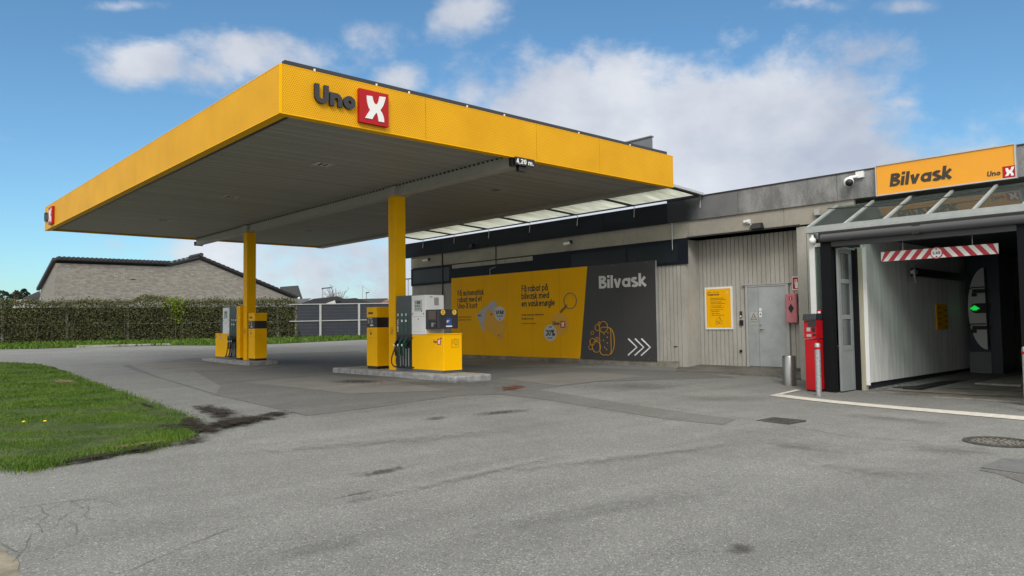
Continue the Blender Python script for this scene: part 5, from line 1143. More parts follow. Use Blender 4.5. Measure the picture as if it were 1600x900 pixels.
def pump(name, label, ys, s, z0, far=False):
    """ys = world y of the hose end; s = direction in which the pump grows from there (-1 towards the viewer)"""
    e = empty(name, (10.15, ys, z0), label, 'fuel pump'); Yf = lambda t: ys+s*t
    def bx(nm, mm, x0, x1, t0, t1, a, b, par=None, bevel=0):
        y0, y1 = sorted((Yf(t0), Yf(t1))); return MB().box(x0, x1, y0, y1, z0+a, z0+b).build(nm, mm, par or e, bevel)
    XA, XC = 9.90, 10.42
    hp_ = bx('hose_panel', dpanel, XA+.01, XC-.01, 0, .645, .065, 1.78, bevel=.008)
    bx('hose_bay', black, XA+.002, XA+.009, .01, .64, .55, .86, hp_)
    bx('base_plate', kick, XA-.0, XC, 0, 1.86, 0, .064)
    cab = bx('cabinet', white, XA, XC, .65, 1.22, .86, 1.77, bevel=.010)
    bx('cabinet_seam', frm, XA-.003, XA-.0005, .67, 1.2, 1.275, 1.282, cab); bx('cabinet_seam', frm, XA-.003, XA-.0005, .67, 1.2, .925, .93, cab)
    # price display
    d = bx('display', mat('display_grey', (.42,.45,.44), .35), XA-.006, XA-.0006, .78, 1.08, 1.40, 1.66, cab)
    m = MB()
    def sq(t0, t1, a, b):
        y0, y1 = sorted((Yf(t0), Yf(t1))); m.box(XA-.009, XA-.0063, y0, y1, z0+a, z0+b)
    sq(.88,1.02,1.57,1.63); sq(.81,.85,1.59,1.61); sq(.81,.86,1.51,1.535); sq(.89,.94,1.505,1.535); sq(.96,1.0,1.505,1.535)
    for k in range(4):
        sq(.81+k*.065,.835+k*.065,1.44,1.465)
    m.build('readout', mat('readout_dark', (.05,.06,.06), .3), d)
    m = MB()
    for t, zz in ((.70,1.34),(1.14,1.34),(1.06,1.40),(.93,1.22)): m.tube([(XA-.0006, Yf(t), z0+zz), (XA-.008, Yf(t), z0+zz)], .016, 10)
    m.build('lock', black, cab)
    # lower yellow housing
    hs_ = MB(); y0, y1 = sorted((Yf(.652), Yf(1.89))); hs_.bbox(XA, XC+.0, y0, y1, z0+.066, z0+.855, .012); lo = hs_.build('lower_housing', yellow, e)
    y0, y1 = sorted((Yf(1.245), Yf(1.90))); MB().box(XA-.008, XC+.008, y0, y1, z0+.856, z0+.885).build('housing_lid', yellow, e, bevel=.006)
    m = MB()
    for t in (.69, 1.80): m.tube([(XA-.0006, Yf(t), z0+.78), (XA-.007, Yf(t), z0+.78)], .018, 10)
    m.build('lock', black, lo)
    # nozzles, booted hoses on both faces
    for k in range(3):
        t = .12+.17*k; gm_ = black if k == 0 else green
        n = MB(); n.bar((XA-.03, Yf(t), z0+.70), (XA-.09, Yf(t)-.0, z0+.60), .05, .10); n.tube([(XA-.10, Yf(t)-s*.04, z0+.62), (XA-.10, Yf(t)+s*.03, z0+.68), (XA-.06, Yf(t)+s*.10, z0+.80)], [.028,.024,.014], 8); nz = n.build('nozzle', gm_, e)
        n = MB(); n.tube([(XA-.10, Yf(t)-s*.01, z0+.58), (XA-.10, Yf(t)-s*.0, z0+.47), (XA-.095, Yf(t), z0+.36)], .026, 8); n.build('grip', gm_, nz)
        n = MB(); n.tube([(XA-.135, Yf(t)-s*.015, z0+.615), (XA-.142, Yf(t)-s*.015, z0+.615)], .028, 12); n.build('grade_disc', white, nz)
        h_ = MB(); sag = .10+.02*k
        pts = [(XA-.09, Yf(t)-s*.02, z0+.58)]+[(XA-.10-.05*math.sin(math.pi*u), Yf(t)-s*(.16*math.sin(math.pi*min(1, u*1.1))*(1-.6*k/2))+s*.30*u*u, z0+.56-.48*math.sin(math.pi*.5*min(1, u*1.25))+.02*u) for u in np.linspace(.1, .85, 12)]+[(XA+.01, Yf(t)+s*.27, z0+.10)]
        h_.tube(pts, .016, 7); h_.build('hose', rubber, e)
    m = MB()
    for k in range(4):
        y0, y1 = sorted((Yf(.17+k*.115), Yf(.185+k*.115))); m.box(XA-.006, XA+.0095, y0, y1, z0+.08, z0+.54)
    m.build('guide_strip', alu, e)
    # grade labels
    m = MB()
    for k in range(3):
        y0, y1 = sorted((Yf(.05+.17*k), Yf(.09+.17*k))); m.box(XA+.004, XA+.0095, y0, y1, z0+1.30, z0+1.36)
        if k: y0, y1 = sorted((Yf(.035+.17*k), Yf(.105+.17*k))); m.box(XA+.004, XA+.0095, y0, y1, z0+1.16, z0+1.21)
    lb = m.build('grade_label', white, hp_)
    m = MB()
    for k in (1, 2):
        y0, y1 = sorted((Yf(.02+.17*k), Yf(.12+.17*k))); m.box(XA+.006, XA+.0092, y0, y1, z0+.90, z0+1.30)
    m.build('grade_strip', mat('strip_green', (.01,.06,.045), .4), hp_)
    if s < 0: text_mb('DIESEL', (XA+.0092, Yf(.085), z0+.93), (0,0,1), (0,1,0), (-1,0,0), .045, .2, .001, width=.30).build('fuel_name', white, hp_)
    return e, Yf, bx
pe, Yf, bx = pump('fuel_pump', 'near yellow and white fuel pump with payment unit and green nozzles', 15.14, -1, .13)
# red X mark and notice on near pump
mk = MB(); text_mb('Uno', (9.898, 13.63, .80), (0,-1,0), (0,0,1), (-1,0,0), .075, .22, .001, width=.13, mb=mk); mk.build('brand_print', mat('print_red', (.30,.02,.01), .5), pe)
x_emblem(pe, (9.8995, 13.485, .765), Vector((0,-1,0)), Vector((0,0,1)), Vector((-1,0,0)), .135, .003)
m = MB()
for (a, b, c1, d) in ((10.12,10.32,.87,.875),(10.12,10.32,.70,.705),(10.12,10.125,.705,.87),(10.315,10.32,.705,.87),(10.19,10.25,.885,.89)): m.box(a, b, 13.244, 13.2495, c1, d)
for k, s_ in enumerate(('HUSK AT', 'SLUKKE', 'MOTOREN')): text_mb(s_, (10.14, 13.2495, .83-k*.04), (1,0,0), (0,0,1), (0,-1,0), .022, .15, .0015, width=.15, mb=m)
m.build('notice_print', mat('notice_brown', (.25,.11,.01), .5), pe)
# payment unit on the side of the near pump
yw = 13.92
bxm = MB(); bxm.box(9.888, 10.43, 13.40, yw-.003, 1.12, 1.555); pu = bxm.build('payment_unit', dgrey, pe, bevel=.012)
m = MB(); m.box(9.878, 9.887, 13.50, 13.79, 1.33, 1.52); m.build('screen', mat('screen_brown', (.055,.022,.008), .12), pu)
m = MB(); m.box(9.878, 9.887, 13.49, 13.80, 1.15, 1.31); m.build('keypad', black, pu)
m = MB(); m.box(9.874, 9.8775, 13.60, 13.62, 1.17, 1.26); m.box(9.874, 9.8775, 13.64, 13.66, 1.17, 1.26); m.box(9.874, 9.8775, 13.52, 13.58, 1.24, 1.25); m.build('keypad_print', alu, pu)
goldm = mat('badge_yellow', (.80,.50,.06), .45)
for bxx, num in ((10.0, '2'), (10.32, '1')):
    m = MB(); m.prism([(bxx+.06*math.cos(k), 13.399, 1.49+.06*math.sin(k)) for k in np.linspace(0, 2*math.pi, 25)[:-1]], (0, -.004, 0)); q = m.build('number_badge', goldm, pu)
    text_mb(num, (bxx-.024, 13.3948, 1.455), (1,0,0), (0,0,1), (0,-1,0), .07, .2, .001).build('number', letter, q)
m = MB(); m.box(10.10, 10.24, 13.395, 13.399, 1.20, 1.36); q = m.build('sticker', mat('sticker_blue', (.02,.07,.25), .4), pu)
m = MB(); m.box(10.10, 10.18, 13.393, 13.3949, 1.30, 1.31); m.box(10.10, 10.13, 13.393, 13.3949, 1.26, 1.29); m.box(10.14, 10.17, 13.393, 13.3949, 1.27, 1.28)
m.box(10.08, 10.25, 13.392, 13.3949, 1.16, 1.19); m.build('sticker_print', white, q)
m = MB(); m.box(10.14, 10.27, yw-.004, yw-.0005, 1.66, 1.84); m.build('side_notice', mat('notice_grey', (.28,.29,.29), .5), pe)
m = MB(); m.box(10.02, 10.09, yw-.004, yw-.0005, 1.845, 1.86); m.build('maker_plate', letter, pe)
m = MB(); m.box(9.95, 10.40, 13.44, 13.88, 1.05, 1.119); m.build('unit_bracket', black, pe) if False else None

pf, Yf2, bx2 = pump('fuel_pump', 'rear yellow and white fuel pump standing beyond the left column', 24.87, 1, .13, True)
MB().box(9.90, 10.40, 24.44+.14, 24.862, .19, 1.93).build('end_panel', yellow, pf, bevel=.008)
MB().box(9.92, 10.38, 24.60, 24.85, .13, .189).build('end_kick', black, pf)
x_emblem(pf, (9.8995, 26.35, .82), Vector((0,-1,0)), Vector((0,0,1)), Vector((-1,0,0)), .13, .003)
m = MB(); m.box(9.885, 10.42, 26.10, 26.30, 1.1, 1.5); m.build('payment_unit', dgrey, pf)
# service cabinets next to the columns
def cabinet(y0, y1, label, x0=9.9, xe=10.31):
    e = empty('service_cabinet', (10.1, (y0+y1)/2, .13), label, 'cabinet', 'yellow service cabinets beside the columns')
    MB().box(x0+.015, xe-.015, y0+.015, y1-.015, .13, .199).build('kick', black, e)
    m = MB(); m.box(x0, xe, y0, y1, .20, 1.165); m.box(x0, xe, y0, y1, 1.415, 1.675); m.build('body', yellow, e, bevel=.006)
    b = MB().box(x0+.006, xe-.006, y0+.006, y1-.006, 1.166, 1.414).build('black_band', black, e)
    m = MB(); text_mb('KVITTERING', (x0+.0055, y1-.03, 1.375), (0,-1,0), (0,0,1), (-1,0,0), .028, .2, .001, width=.26, mb=m)
    for k in range(4): m.box(x0+.003, x0+.0055, y1-.12, y1-.05, 1.34-k*.022, 1.348-k*.022); m.box(x0+.003, x0+.0055, y1-.28, y1-.19, 1.34-k*.022, 1.348-k*.022)
    m.box(x0+.003, x0+.0055, y1-.30, y1-.16, 1.20, 1.24); m.build('band_print', wprint, b)
    m = MB(); m.box(x0-.003, x0-.0005, y1-.30, y1-.07, 1.50, 1.55); m.tube([(x0-.0005, y1-.2, 1.60), (x0-.004, y1-.2, 1.60)], .008, 6); m.tube([(x0-.0005, y1-.2, 1.03), (x0-.004, y1-.2, 1.03)], .028, 10); m.tube([(x0-.0005, y1-.2, 1.0), (x0-.004, y1-.2, 1.0)], .026, 10); m.box(x0-.003, x0-.0005, y1-.30, y1-.08, 1.095, 1.10); m.tube([(x0-.0005, y1-.2, .88), (x0-.004, y1-.2, .88)], .008, 6); m.build('panel_mark', letter, e)
    m = MB(); m.box(x0-.003, x0-.0005, y0+.002, y1-.002, .905, .908); m.build('door_seam', mat('seam_brown', (.25,.13,.01), .6), e)
cabinet(16.0, 16.49, 'yellow cabinet with black band behind the near column'); cabinet(23.37, 23.87, 'yellow cabinet with black band in front of the rear column')

# ------------------------------------------------------------------ background: hedge, fence, houses, trees
HL, HR = np.array([6.36, 48.25]), np.array([20.4, 42.32])
hd_ = (HR-HL)/np.linalg.norm(HR-HL); hn = np.array([-hd_[1], hd_[0]])   # hn points away from the viewer
def hp2(t, off=0): p = HL+hd_*t+hn*off; return p
Ltot = np.linalg.norm(HR-HL)
def leafmat(name, c1, c2, c3):
    m = bpy.data.materials.new(name); m.use_nodes = True; nt = m.node_tree; L = nt.links.new; b = nt.nodes['Principled BSDF']; b.inputs['Roughness'].default_value = .65; b.inputs['Specular IOR Level'].default_value = .2
    tc = N(nt, 'ShaderNodeTexCoord'); n = N(nt, 'ShaderNodeTexNoise', i_Scale=.8, i_Detail=8.0, i_Roughness=.75); L(tc.outputs['Object'], n.inputs['Vector'])
    gi = N(nt, 'ShaderNodeNewGeometry'); ad = N(nt, 'ShaderNodeMath', operation='MULTIPLY_ADD'); L(gi.outputs['Random Per Island'], ad.inputs[0]); ad.inputs[1].default_value = .38; L(n.outputs[0], ad.inputs[2])
    cr = N(nt, 'ShaderNodeValToRGB'); L(ad.outputs[0], cr.inputs[0]); e = cr.color_ramp.elements; e[0].position = .40; e[0].color = (*c1, 1); e[1].position = 1.0; e[1].color = (*c3, 1); q = e.new(.72); q.color = (*c2, 1)
    L(cr.outputs[0], b.inputs['Base Color']); return m
hedgem = leafmat('hedge_leaf', (.048,.053,.024), (.086,.093,.040), (.15,.16,.065))
twigm = mat('twig', (.075,.060,.042), .9)
def leaf_quads(n, sampler, size):
    V = []; Fc = []
    for k in range(n):
        p = sampler(); s = size*random.uniform(.6, 1.4); a = Vector((random.gauss(0,1), random.gauss(0,1), random.gauss(0,1))).normalized(); b = a.orthogonal().normalized(); b.rotate(Matrix.Rotation(random.uniform(0, 6.28), 3, a)); c = a.cross(b); i = len(V)
        V += [p-b*s, p+c*s*.55, p+b*s, p-c*s*.55]; Fc.append((i, i+1, i+2, i+3))
    m = MB(); m.v = [tuple(v) for v in V]; m.f = [list(f) for f in Fc]; m.mi = [0]*len(Fc); m.smooth = [False]*len(Fc); return m
he = empty('hedge', (float(hp2(Ltot/2)[0]), float(hp2(Ltot/2)[1]), .5), 'long clipped brown green hedge growing through the fence behind the road', 'hedge')
def hs_samp(t0, t1, top=2.15):
    def f_():
        t = random.uniform(t0, t1); u = random.random()
        bumps = .035*math.sin(t*1.9)+.03*math.sin(t*4.7+1)+.26*math.exp(-((t-7.3)/.8)**2)
        h = top+bumps
        if t > Ltot-.5: h *= 1-.12*((t-Ltot+.5)/.8)**2
        if u < .72: z = h*random.random()**.9; off = -.55+abs(random.gauss(0, .10))+.07*math.sin(t*3.1+z*3)
        elif u < .9: z = h+random.gauss(0, .06)+(random.random()**4)*.20; off = random.uniform(-.5, .6)
        else: z = h*random.random(); off = random.uniform(-.45, .5)
        p = hp2(t, off); return Vector((p[0], p[1], gz(p[0], p[1])+.05+z))
    return f_
leaf_quads(60000, hs_samp(-6, Ltot+.35), .046).build('foliage', hedgem, he)
m = MB()
for k in range(60):
    t = random.uniform(-6, Ltot); p = hp2(t, random.uniform(-.55, .3)); z = gz(p[0], p[1]); q = p+hd_*random.uniform(-.3, .3)
    m.tube([(p[0], p[1], z), ((p[0]+q[0])/2, (p[1]+q[1])/2, z+1.0), (q[0], q[1], z+random.uniform(1.9, 2.3))], [.03, .02, .008], 5)
m.build('stems', twigm, he)
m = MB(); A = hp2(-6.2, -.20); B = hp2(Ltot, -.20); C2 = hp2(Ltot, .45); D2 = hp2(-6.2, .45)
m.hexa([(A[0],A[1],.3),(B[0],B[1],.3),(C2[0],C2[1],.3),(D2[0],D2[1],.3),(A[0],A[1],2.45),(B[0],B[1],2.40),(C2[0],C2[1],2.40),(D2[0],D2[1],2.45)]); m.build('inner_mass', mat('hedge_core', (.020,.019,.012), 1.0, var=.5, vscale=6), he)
# yellow-green shrub patch
ym = leafmat('lime_leaf', (.07,.11,.006), (.16,.24,.01), (.30,.38,.03))
tq = None
for t in np.linspace(0, Ltot, 400):
    p = hp2(t, -.62); d = np.array([p[0], p[1], 1.6])-CAM; zz = d@fw
    if 800+F*(d@rv)/zz > 274: tq = t; break
p = hp2(tq, -.66); base = Vector((p[0], p[1], gz(p[0], p[1])))
def shs():
    z = random.triangular(.9, 2.6, 2.3); w_ = .09+.30*math.exp(-((z-2.15)/.45)**2)+.14*math.exp(-((z-1.3)/.4)**2)+(.25 if z < .6 else 0)*.5
    a = random.gauss(0, w_); return base+Vector((hd_[0]*a, hd_[1]*a, z))+Vector((hn[0], hn[1], 0))*random.uniform(-.12, .25)
sh = empty('lime_shrub', tuple(base), 'bright lime green shrub sprouting through the hedge', 'shrub'); leaf_quads(700, shs, .045).build('foliage', ym, sh); MB().tube([base, base+Vector((0,0,2.0))], [.03,.01], 6).build('stem', twigm, sh)
# weeds in front of the hedge
for k, (t, s_) in enumerate(((tq-3.1, .7), (tq-5.4, .35), (tq+4.2, .4))):
    p = hp2(t, -.95); bs = Vector((p[0], p[1], gz(p[0], p[1])))
    e = empty('weed_clump', tuple(bs), ('largest green weed clump at the hedge foot left of the lime shrub', 'small weed clump at the hedge foot farther left', 'small weed clump at the hedge foot near the column')[k], 'weeds', 'weed clumps along the hedge foot')
    leaf_quads(int(500*s_), lambda: bs+Vector((random.gauss(0, .3*s_), random.gauss(0, .15), abs(random.gauss(0, .35*s_)))), .05).build('foliage', leafmat('weed_leaf%d' % k, (.03,.05,.012), (.055,.085,.02), (.09,.13,.03)), e)
# fence: grown-through part and solid dark part
postm = mat('grey_post', (.40,.42,.42), .6, var=.15, vscale=5); fpan = mat('dark_fence_board', (.022,.028,.042), .6, var=.25, vscale=3)
fe = empty('fence', (float(HL[0]), float(HL[1]), .5), 'fence of dark boards with pale posts and rails, its left stretch overgrown by hedge', 'fence')
def at_px(px, off):  # distance along the hedge line whose point shows at px
    for t in np.arange(-6, 60, .03):
        p = hp2(t, off); d = np.array([p[0], p[1], 1.6])-CAM
        if 800+F*(d@rv)/(d@fw) > px: return t
    return 60
m = MB(); posts = [3.5, 104, 199, 284, 372, 433, 500, 560.5, 621, 681]
pt_ = [at_px(px, -.62 if i > 5 else -.27) for i, px in enumerate(posts)]
for k, t in enumerate(pt_):
    p = hp2(t, -.62 if k > 5 else -.27); z = gz(p[0], p[1]); wd = .10 if k >= 5 else .075
    a = Vector((p[0], p[1], z-.1)); b = Vector((p[0], p[1], z+2.03)); MB().bar(a, b, .12, wd*1.2, up=(float(hn[0]), float(hn[1]), 0)).build('post', postm, fe)
for (t0, t1, wdt) in ((-6, at_px(452, -.6), .03), (at_px(452, -.6), pt_[-1]+1, .05)):
    for zf in (2.03, 1.02):
        m = MB(); ofs = -.60 if t0 > -1 else -.36; a = hp2(t0, ofs); b = hp2(t1, ofs); n_ = 14; V = []
        for k in range(n_+1):
            q = a+(b-a)*k/n_; z = gz(*q)+zf; w2 = wdt/2
            V += [(q[0]-hn[0]*w2, q[1]-hn[1]*w2, z-w2), (q[0]+hn[0]*w2, q[1]+hn[1]*w2, z-w2), (q[0]+hn[0]*w2, q[1]+hn[1]*w2, z+w2), (q[0]-hn[0]*w2, q[1]-hn[1]*w2, z+w2)]
        m.add(V, [(4*k+i, 4*k+(i+1) % 4, 4*k+4+(i+1) % 4, 4*k+4+i) for k in range(n_) for i in range(4)]); m.build('rail', postm, fe)
t0 = at_px(455, -.55)
for k in range(4, len(pt_)-1):
    ta = max(pt_[k], t0 if k == 5 else pt_[k]) ; 
    if k < 5: continue
    if k == 5: ta = at_px(462, -.56)
    m = MB(); tb = pt_[k+1]; q0 = hp2(ta+.06, -.56); q1 = hp2(tb-.06, -.56)
    zg = (gz(*q0)+gz(*q1))/2
    for j in range(10):
        m.bar((q0[0], q0[1], zg+.11+j*.2), (q1[0], q1[1], zg+.11+j*.2), .03, .185)
    m.bar((q0[0]+hn[0]*.03, q0[1]+hn[1]*.03, zg+1.0), (q1[0]+hn[0]*.03, q1[1]+hn[1]*.03, zg+1.0), .008, 1.96)
    m.build('board_panel', fpan, fe)
    m = MB()
    for j in range(9):
        if j == 4: continue
        a = (q0[0]-hn[0]*.017, q0[1]-hn[1]*.017, zg+.21+j*.2); b = (q1[0]-hn[0]*.017, q1[1]-hn[1]*.017, zg+.21+j*.2); m.bar(a, b, .008, .010)
    m.build('board_trim', mat('trim_grey', (.10,.11,.13), .6), fe)
# verge
vg = []
for t in np.arange(-12, 40, 1.0): p = hp2(t, .4); vg.append((p[0], p[1]))
front = [gpt(px, py)[:2] for px, py in ((620,529.5),(560,531),(500,534),(430,537.5),(340,540),(267,539.8),(120,543),(60,545),(0,546),(-60,548),(-140,551))]
VG = vg+[(hp2(40,-1.2)[0], hp2(40,-1.2)[1])]+[tuple(p) for p in front]
drape('verge', VG, grassm, dz=.02)
blades('grass', VG, 26000, .05, .11, label='strip of green verge grass between hedge and road', wscale=2.2)
k0, k1 = gpt(120, 543), gpt(267, 539.5); m = MB(); m.bar((k0[0], k0[1], k0[2]+.02), (k1[0], k1[1], k1[2]+.02), .14, .16); tag(m.build('kerb', c_light), kind='structure')

# brick house
brickm = bpy.data.materials.new('pale_brick'); brickm.use_nodes = True
nt = brickm.node_tree; L = nt.links.new; b_ = nt.nodes['Principled BSDF']; b_.inputs['Roughness'].default_value = .9
tc = N(nt, 'ShaderNodeTexCoord'); mp = N(nt, 'ShaderNodeMapping'); L(tc.outputs['Object'], mp.inputs[0]); mp.inputs['Rotation'].default_value = (R_(90), 0, 0)
sp_ = N(nt, 'ShaderNodeSeparateXYZ'); L(tc.outputs['Object'], sp_.inputs[0]); ad = N(nt, 'ShaderNodeMath', operation='ADD'); L(sp_.outputs['X'], ad.inputs[0]); L(sp_.outputs['Y'], ad.inputs[1]); cb = N(nt, 'ShaderNodeCombineXYZ'); L(ad.outputs[0], cb.inputs[0]); L(sp_.outputs['Z'], cb.inputs[1])
bt_ = N(nt, 'ShaderNodeTexBrick'); L(cb.outputs[0], bt_.inputs['Vector']); bt_.inputs['Scale'].default_value = 1; bt_.inputs['Brick Width'].default_value = .30; bt_.inputs['Row Height'].default_value = .10; bt_.inputs['Mortar Size'].default_value = .014
bt_.inputs['Color1'].default_value = (.195,.182,.158,1); bt_.inputs['Color2'].default_value = (.31,.295,.265,1); bt_.inputs['Mortar'].default_value = (.20,.193,.178,1); bt_.inputs['Bias'].default_value = 0
n_ = N(nt, 'ShaderNodeTexNoise', i_Scale=6.0, i_Detail=9.0, i_Roughness=.8); L(tc.outputs['Object'], n_.inputs['Vector']); mr_ = N(nt, 'ShaderNodeMapRange'); L(n_.outputs[0], mr_.inputs[0]); mr_.inputs[1].default_value = .3; mr_.inputs[2].default_value = .7; mr_.inputs[3].default_value = .72; mr_.inputs[4].default_value = 1.25
mx_ = N(nt, 'ShaderNodeVectorMath', operation='SCALE'); L(bt_.outputs['Color'], mx_.inputs[0]); L(mr_.outputs[0], mx_.inputs['Scale']); L(mx_.outputs[0], b_.inputs['Base Color'])
tilem = mat('dark_roof_tile', (.030,.031,.035), .6, var=.25, vscale=3); slate = mat('grey_roof', (.075,.076,.080), .8, var=.15, vscale=1)
YH = 57.6
def yp(px, py, Y=YH): return onpl(1, Y, px, py)
hx = [yp(88, 411), yp(265, 417), yp(312, 406), yp(464, 470), yp(464, 560), yp(88, 560)]
bh = empty('brick_house', (float(hx[1][0]), YH, .5), 'pale grey brick house with low dark tiled roof behind the hedge', 'house')
MB().prism([(p[0], YH, p[2]) for p in hx], (0, .3, 0)).build('front_wall', brickm, bh)
hsd = yp(88, 411); bk_ = onpl(1, YH+9, 63, 455)
m = MB(); m.prism([(hsd[0], YH+.301, .2), (hsd[0], YH+.301, hsd[2]), (bk_[0], YH+9, bk_[2]), (bk_[0], YH+9, .2)], (.3, 0, 0)); m.build('side_wall', brickm, bh)
m = MB(); tp = [yp(88, 405), yp(265, 412), yp(312, 401), yp(465, 465)]
for a, b in zip(tp[:-1], tp[1:]): m.bar((a[0]-.05, YH-.12, a[2]), (b[0]+.03, YH-.12, b[2]), .26, .13)
a, b = tp[0], onpl(1, YH+9, 62, 452); m.bar((a[0]-.1, YH, a[2]), (b[0]-.1, YH+9, b[2]), .25, .2)
T = [Vector((p[0], YH, p[2])) for p in tp]; 
m.add([T[0], T[1], T[1]+Vector((0,9,-2.3)), Vector((b[0], YH+9, b[2]))], [(0,1,2,3)]); m.add([T[1], T[2], T[2]+Vector((0,9,0)), T[1]+Vector((0,9,-.1))], [(0,1,2,3)]); m.add([T[2], T[3], T[3]+Vector((0,9,0)), T[2]+Vector((0,9,0))], [(0,1,2,3)])
rf = m.build('roof', tilem, bh)
m = MB(); nT = 26
for k in range(nT):
    p = tp[0]+(tp[1]-tp[0])*(k+.5)/nT; m.tube([(p[0], YH-.32, p[2]+.08), (p[0], YH+.3, p[2]+.10)], .12, 8)
for (i, nn_) in ((1, 7), (2, 22)):
    for k in range(nn_):
        p = tp[i]+(tp[i+1]-tp[i])*(k+.5)/nn_; m.bar((p[0]-.2, YH-.14, p[2]+.10), (p[0]+.2, YH-.14, p[2]+.10+(.06 if i == 1 else -.10)), .30, .05)
p = tp[2]; m.tube([(p[0], YH-.4, p[2]+.12), (p[0], YH+2, p[2]+.12)], .15, 10)
m.build('roof_tile', tilem, rf)
v_ = yp(208, 437); MB().box(v_[0]-.15, v_[0]+.15, YH-.01, YH-.002, v_[2]-.03, v_[2]+.04).build('air_brick', black, bh)
p = tp[3]; MB().sphere((p[0], YH-.2, p[2]-.05), .12, 8, 6).build('gutter_end', white, bh)

def far_house(name, label, Y, roof_px, wall_px, rm, wm, depth=6, gable_px=None, gm_=None, cat='house'):
    P = [onpl(1, Y, *p) for p in roof_px]; cx = sum(p[0] for p in P)/len(P)
    e = empty(name, (float(cx), Y, .6), label, cat)
    MB().prism([(p[0], Y, p[2]) for p in P], (0, .4, 0)).build('roof', rm, e)
    if wall_px:
        W = [onpl(1, Y, *p) for p in wall_px]; MB().prism([(p[0], Y+.05+.35, p[2]) for p in W], (0, depth, 0)).build('wall', wm, e)
    if gable_px:
        W = [onpl(1, Y, *p) for p in gable_px]; MB().prism([(p[0], Y-.03, p[2]) for p in W], (0, .02, 0)).build('gable', gm_, e)
wallw = mat('white_wall', (.55,.56,.57), .8); pinkw = mat('pink_brick', (.30,.17,.15), .85, var=.15, vscale=3); dwall = mat('dark_timber', (.03,.032,.036), .7)
far_house('grey_roof_house', 'steep plain grey roof rising behind the right end of the brick house', 76, [(440,448),(466,446),(473,467),(485,474),(440,474)], [(442,470),(480,470),(480,530),(442,530)], slate, brickm)
far_house('low_grey_roof', 'low pale grey roof just above the fence right of the brick house', 66, [(448,468),(487,466),(475,474),(500,476),(450,478)], [(450,474),(484,474),(484,530),(450,530)], mat('pale_grey_roof', (.17,.175,.18), .8), dwall, cat='shed')
far_house('dark_shed', 'dark shed with low hipped roof and white gable above the fence', 63, [(470,474.5),(493,466.5),(527,463),(541,468),(527,468),(508,474.5)], [(474,474),(536,470),(536,530),(474,530)], tilem, dwall, gable_px=[(508,474.5),(523,469.2),(524.5,474.5)], gm_=wallw, cat='shed')
far_house('dark_shed', 'black gabled shed right of the white gabled shed above the fence', 64, [(524,468),(556,465.5),(583,474.5),(524.5,474.5)], [(526,474),(582,474),(582,530),(526,530)], tilem, dwall, cat='shed')
far_house('pink_house', 'pink brick house with grey roof seen left of the near column', 70, [(560,467),(606,466),(606,468),(590,473),(584,474.5)], [(584,474),(625,466),(625,530),(584,530)], slate, pinkw, gable_px=[(586,475),(606,469),(606,475)], gm_=pinkw)
far_house('tiled_outbuilding', 'low tiled outbuilding roof at the left behind the hedge', 68, [(34,467),(62,454.5),(64,464),(44,468)], [(44,466),(64,464),(64,520),(34,520)], slate, wallw, cat='shed')

# bare trees
barkm = mat('bare_bark', (.12,.105,.09), .9)
def bare_tree(px, pyb, Y, h, w_, label, n=60, seed=1):
    rnd = random.Random(seed); b = onpl(1, Y, px, pyb); z0 = .6; e = empty('bare_tree', (float(b[0]), Y, z0), label, 'tree', 'leafless trees far behind the fence'); base = Vector((b[0], Y, z0))
    MB().tube([base, base+Vector((0, 0, h*.35)), base+Vector((.1, 0, h*.6))], [.16, .11, .05], 7).build('trunk', barkm, e)
    m = MB()
    for k in range(n):
        a = rnd.uniform(0, 6.28); s = base+Vector((0, 0, h*rnd.uniform(.2, .5))); r = w_*rnd.uniform(.3, 1)*.5; zz = h*(.55+.45*rnd.random()*math.sqrt(max(0, 1-(r/(w_*.55))**2))); tip = base+Vector((r*math.cos(a), r*math.sin(a), zz)); mid_ = s.lerp(tip, .5)+Vector((0, 0, .12*h*.5)); m.tube([s, mid_, tip], [.06, .035, .012], 4, False)
        for q in range(4):
            t2 = mid_.lerp(tip, rnd.uniform(.2, 1)); u = t2+Vector((rnd.gauss(0,.35), rnd.gauss(0,.35), rnd.uniform(.1,.8)))*(.10*h); m.tube([t2, u], [.022, .010], 3, False)
    m.build('crown', barkm, e)
bare_tree(527, 480, 95, 6.6, 5.2, 'round bare tree behind the white gabled shed', 70, 3)
bare_tree(474, 480, 88, 4.8, 2.4, 'thin bare tree just right of the steep grey roof', 26, 4)
bare_tree(575, 480, 100, 5.0, 5.6, 'low bare tree right of the distant lamp post', 50, 5)
bare_tree(552, 480, 105, 3.9, 4.0, 'small bare tree between the round tree and the low one', 30, 6)
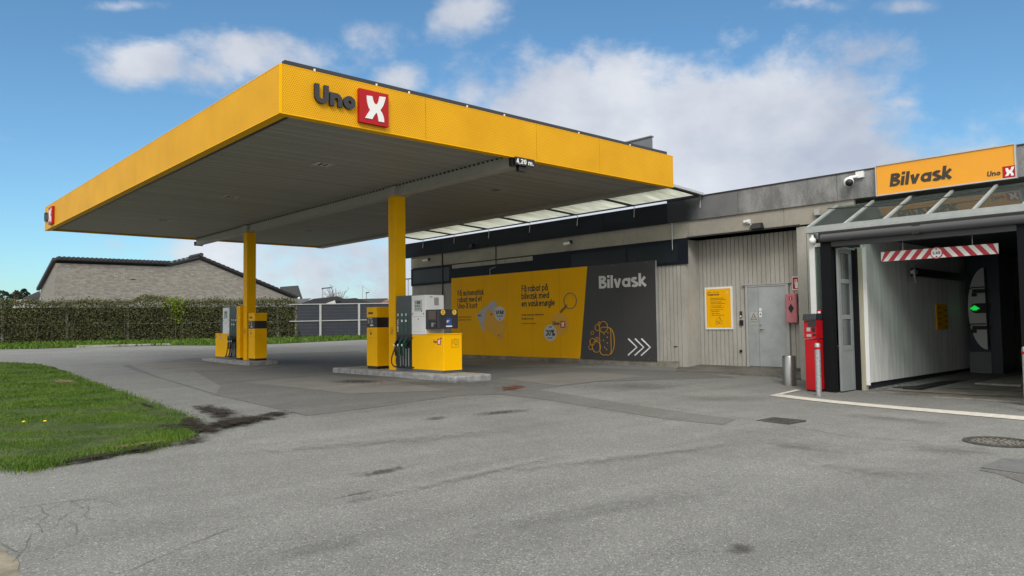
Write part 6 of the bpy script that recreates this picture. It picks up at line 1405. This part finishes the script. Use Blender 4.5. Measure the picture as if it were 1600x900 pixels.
# conifers and bushes at the far left
def conifer(px, top, Y, w_, label, nm, c, lean=0):
    b = onpl(1, Y, px, 475); tpz = onpl(1, Y, px, top)[2]; e = empty(nm, (float(b[0]), Y, .6), label, 'tree'); base = Vector((b[0], Y, .6)); h = tpz-.6
    MB().tube([base, base+Vector((0,0,h*.9))], [.18,.05], 6).build('trunk', barkm, e)
    def sm():
        z = random.random(); r = w_*.5*((1-z)**.7*.9+.12)*(1+.3*math.sin(z*23)); a = random.uniform(0, 6.28); return base+Vector((r*math.cos(a)*random.uniform(.5,1), r*math.sin(a)*random.uniform(.5,1), h*z))
    leaf_quads(1400, sm, .16).build('crown', c, e)
fg = leafmat('far_leaf', (.012,.020,.014), (.022,.034,.022), (.04,.06,.035)); fb = leafmat('far_brown_leaf', (.05,.035,.03), (.08,.06,.045), (.12,.09,.06))
conifer(37, 452, 96, 3.0, 'dark pointed conifer right of the brown one at the far left', 'conifer', fg); conifer(25, 454.5, 97, 2.6, 'brownish small conifer at the far left behind the hedge', 'conifer', fb); conifer(4, 455, 92, 5.5, 'broad grey green tree at the left edge of the picture', 'broad_tree', fg)
# distant lamp posts and mast
def lampost(px, top, Y, label, arm):
    b = onpl(1, Y, px, top); e = empty('street_lamp', (float(b[0]), Y, .6), label, 'street lamp', 'distant street lamps'); MB().tube([(b[0], Y, .5), (b[0], Y, b[2])], [.11, .07], 8).build('pole', galv, e)
    MB().bar((b[0]-.1, Y, b[2]+.02), (b[0]+arm, Y-.3, b[2]+.12), .22, .12).build('lamp_head', dgrey, e)
lampost(504, 451, 80, 'tall street lamp rising between the grey roof and the bare tree', .9); lampost(572.5, 458, 90, 'shorter street lamp left of the near yellow cabinet', .25)
b = onpl(1, 82, 638, 437); e = empty('street_lamp', (float(b[0]), 82, .6), 'street lamp seen between the near column and the building', 'street lamp', 'distant street lamps'); MB().tube([(b[0], 82, .5), (b[0], 82, b[2])], [.12, .08], 8).build('pole', galv, e); MB().bar((b[0]-.5, 82, b[2]+.05), (b[0]+.5, 82, b[2]+.15), .3, .15).build('lamp_head', dgrey, e)
b = onpl(1, 110, 566.5, 446.5); e = empty('radio_mast', (float(b[0]), 110, .6), 'very thin mast with a stay wire above the low bare tree', 'mast'); MB().tube([(b[0], 110, .5), (b[0], 110, b[2])], .05, 5).build('pole', galv, e)
c = onpl(1, 110, 579, 455); MB().tube([(b[0], 110, b[2]-.1), (c[0], 110, c[2])], .02, 4).build('stay_wire', galv, e)
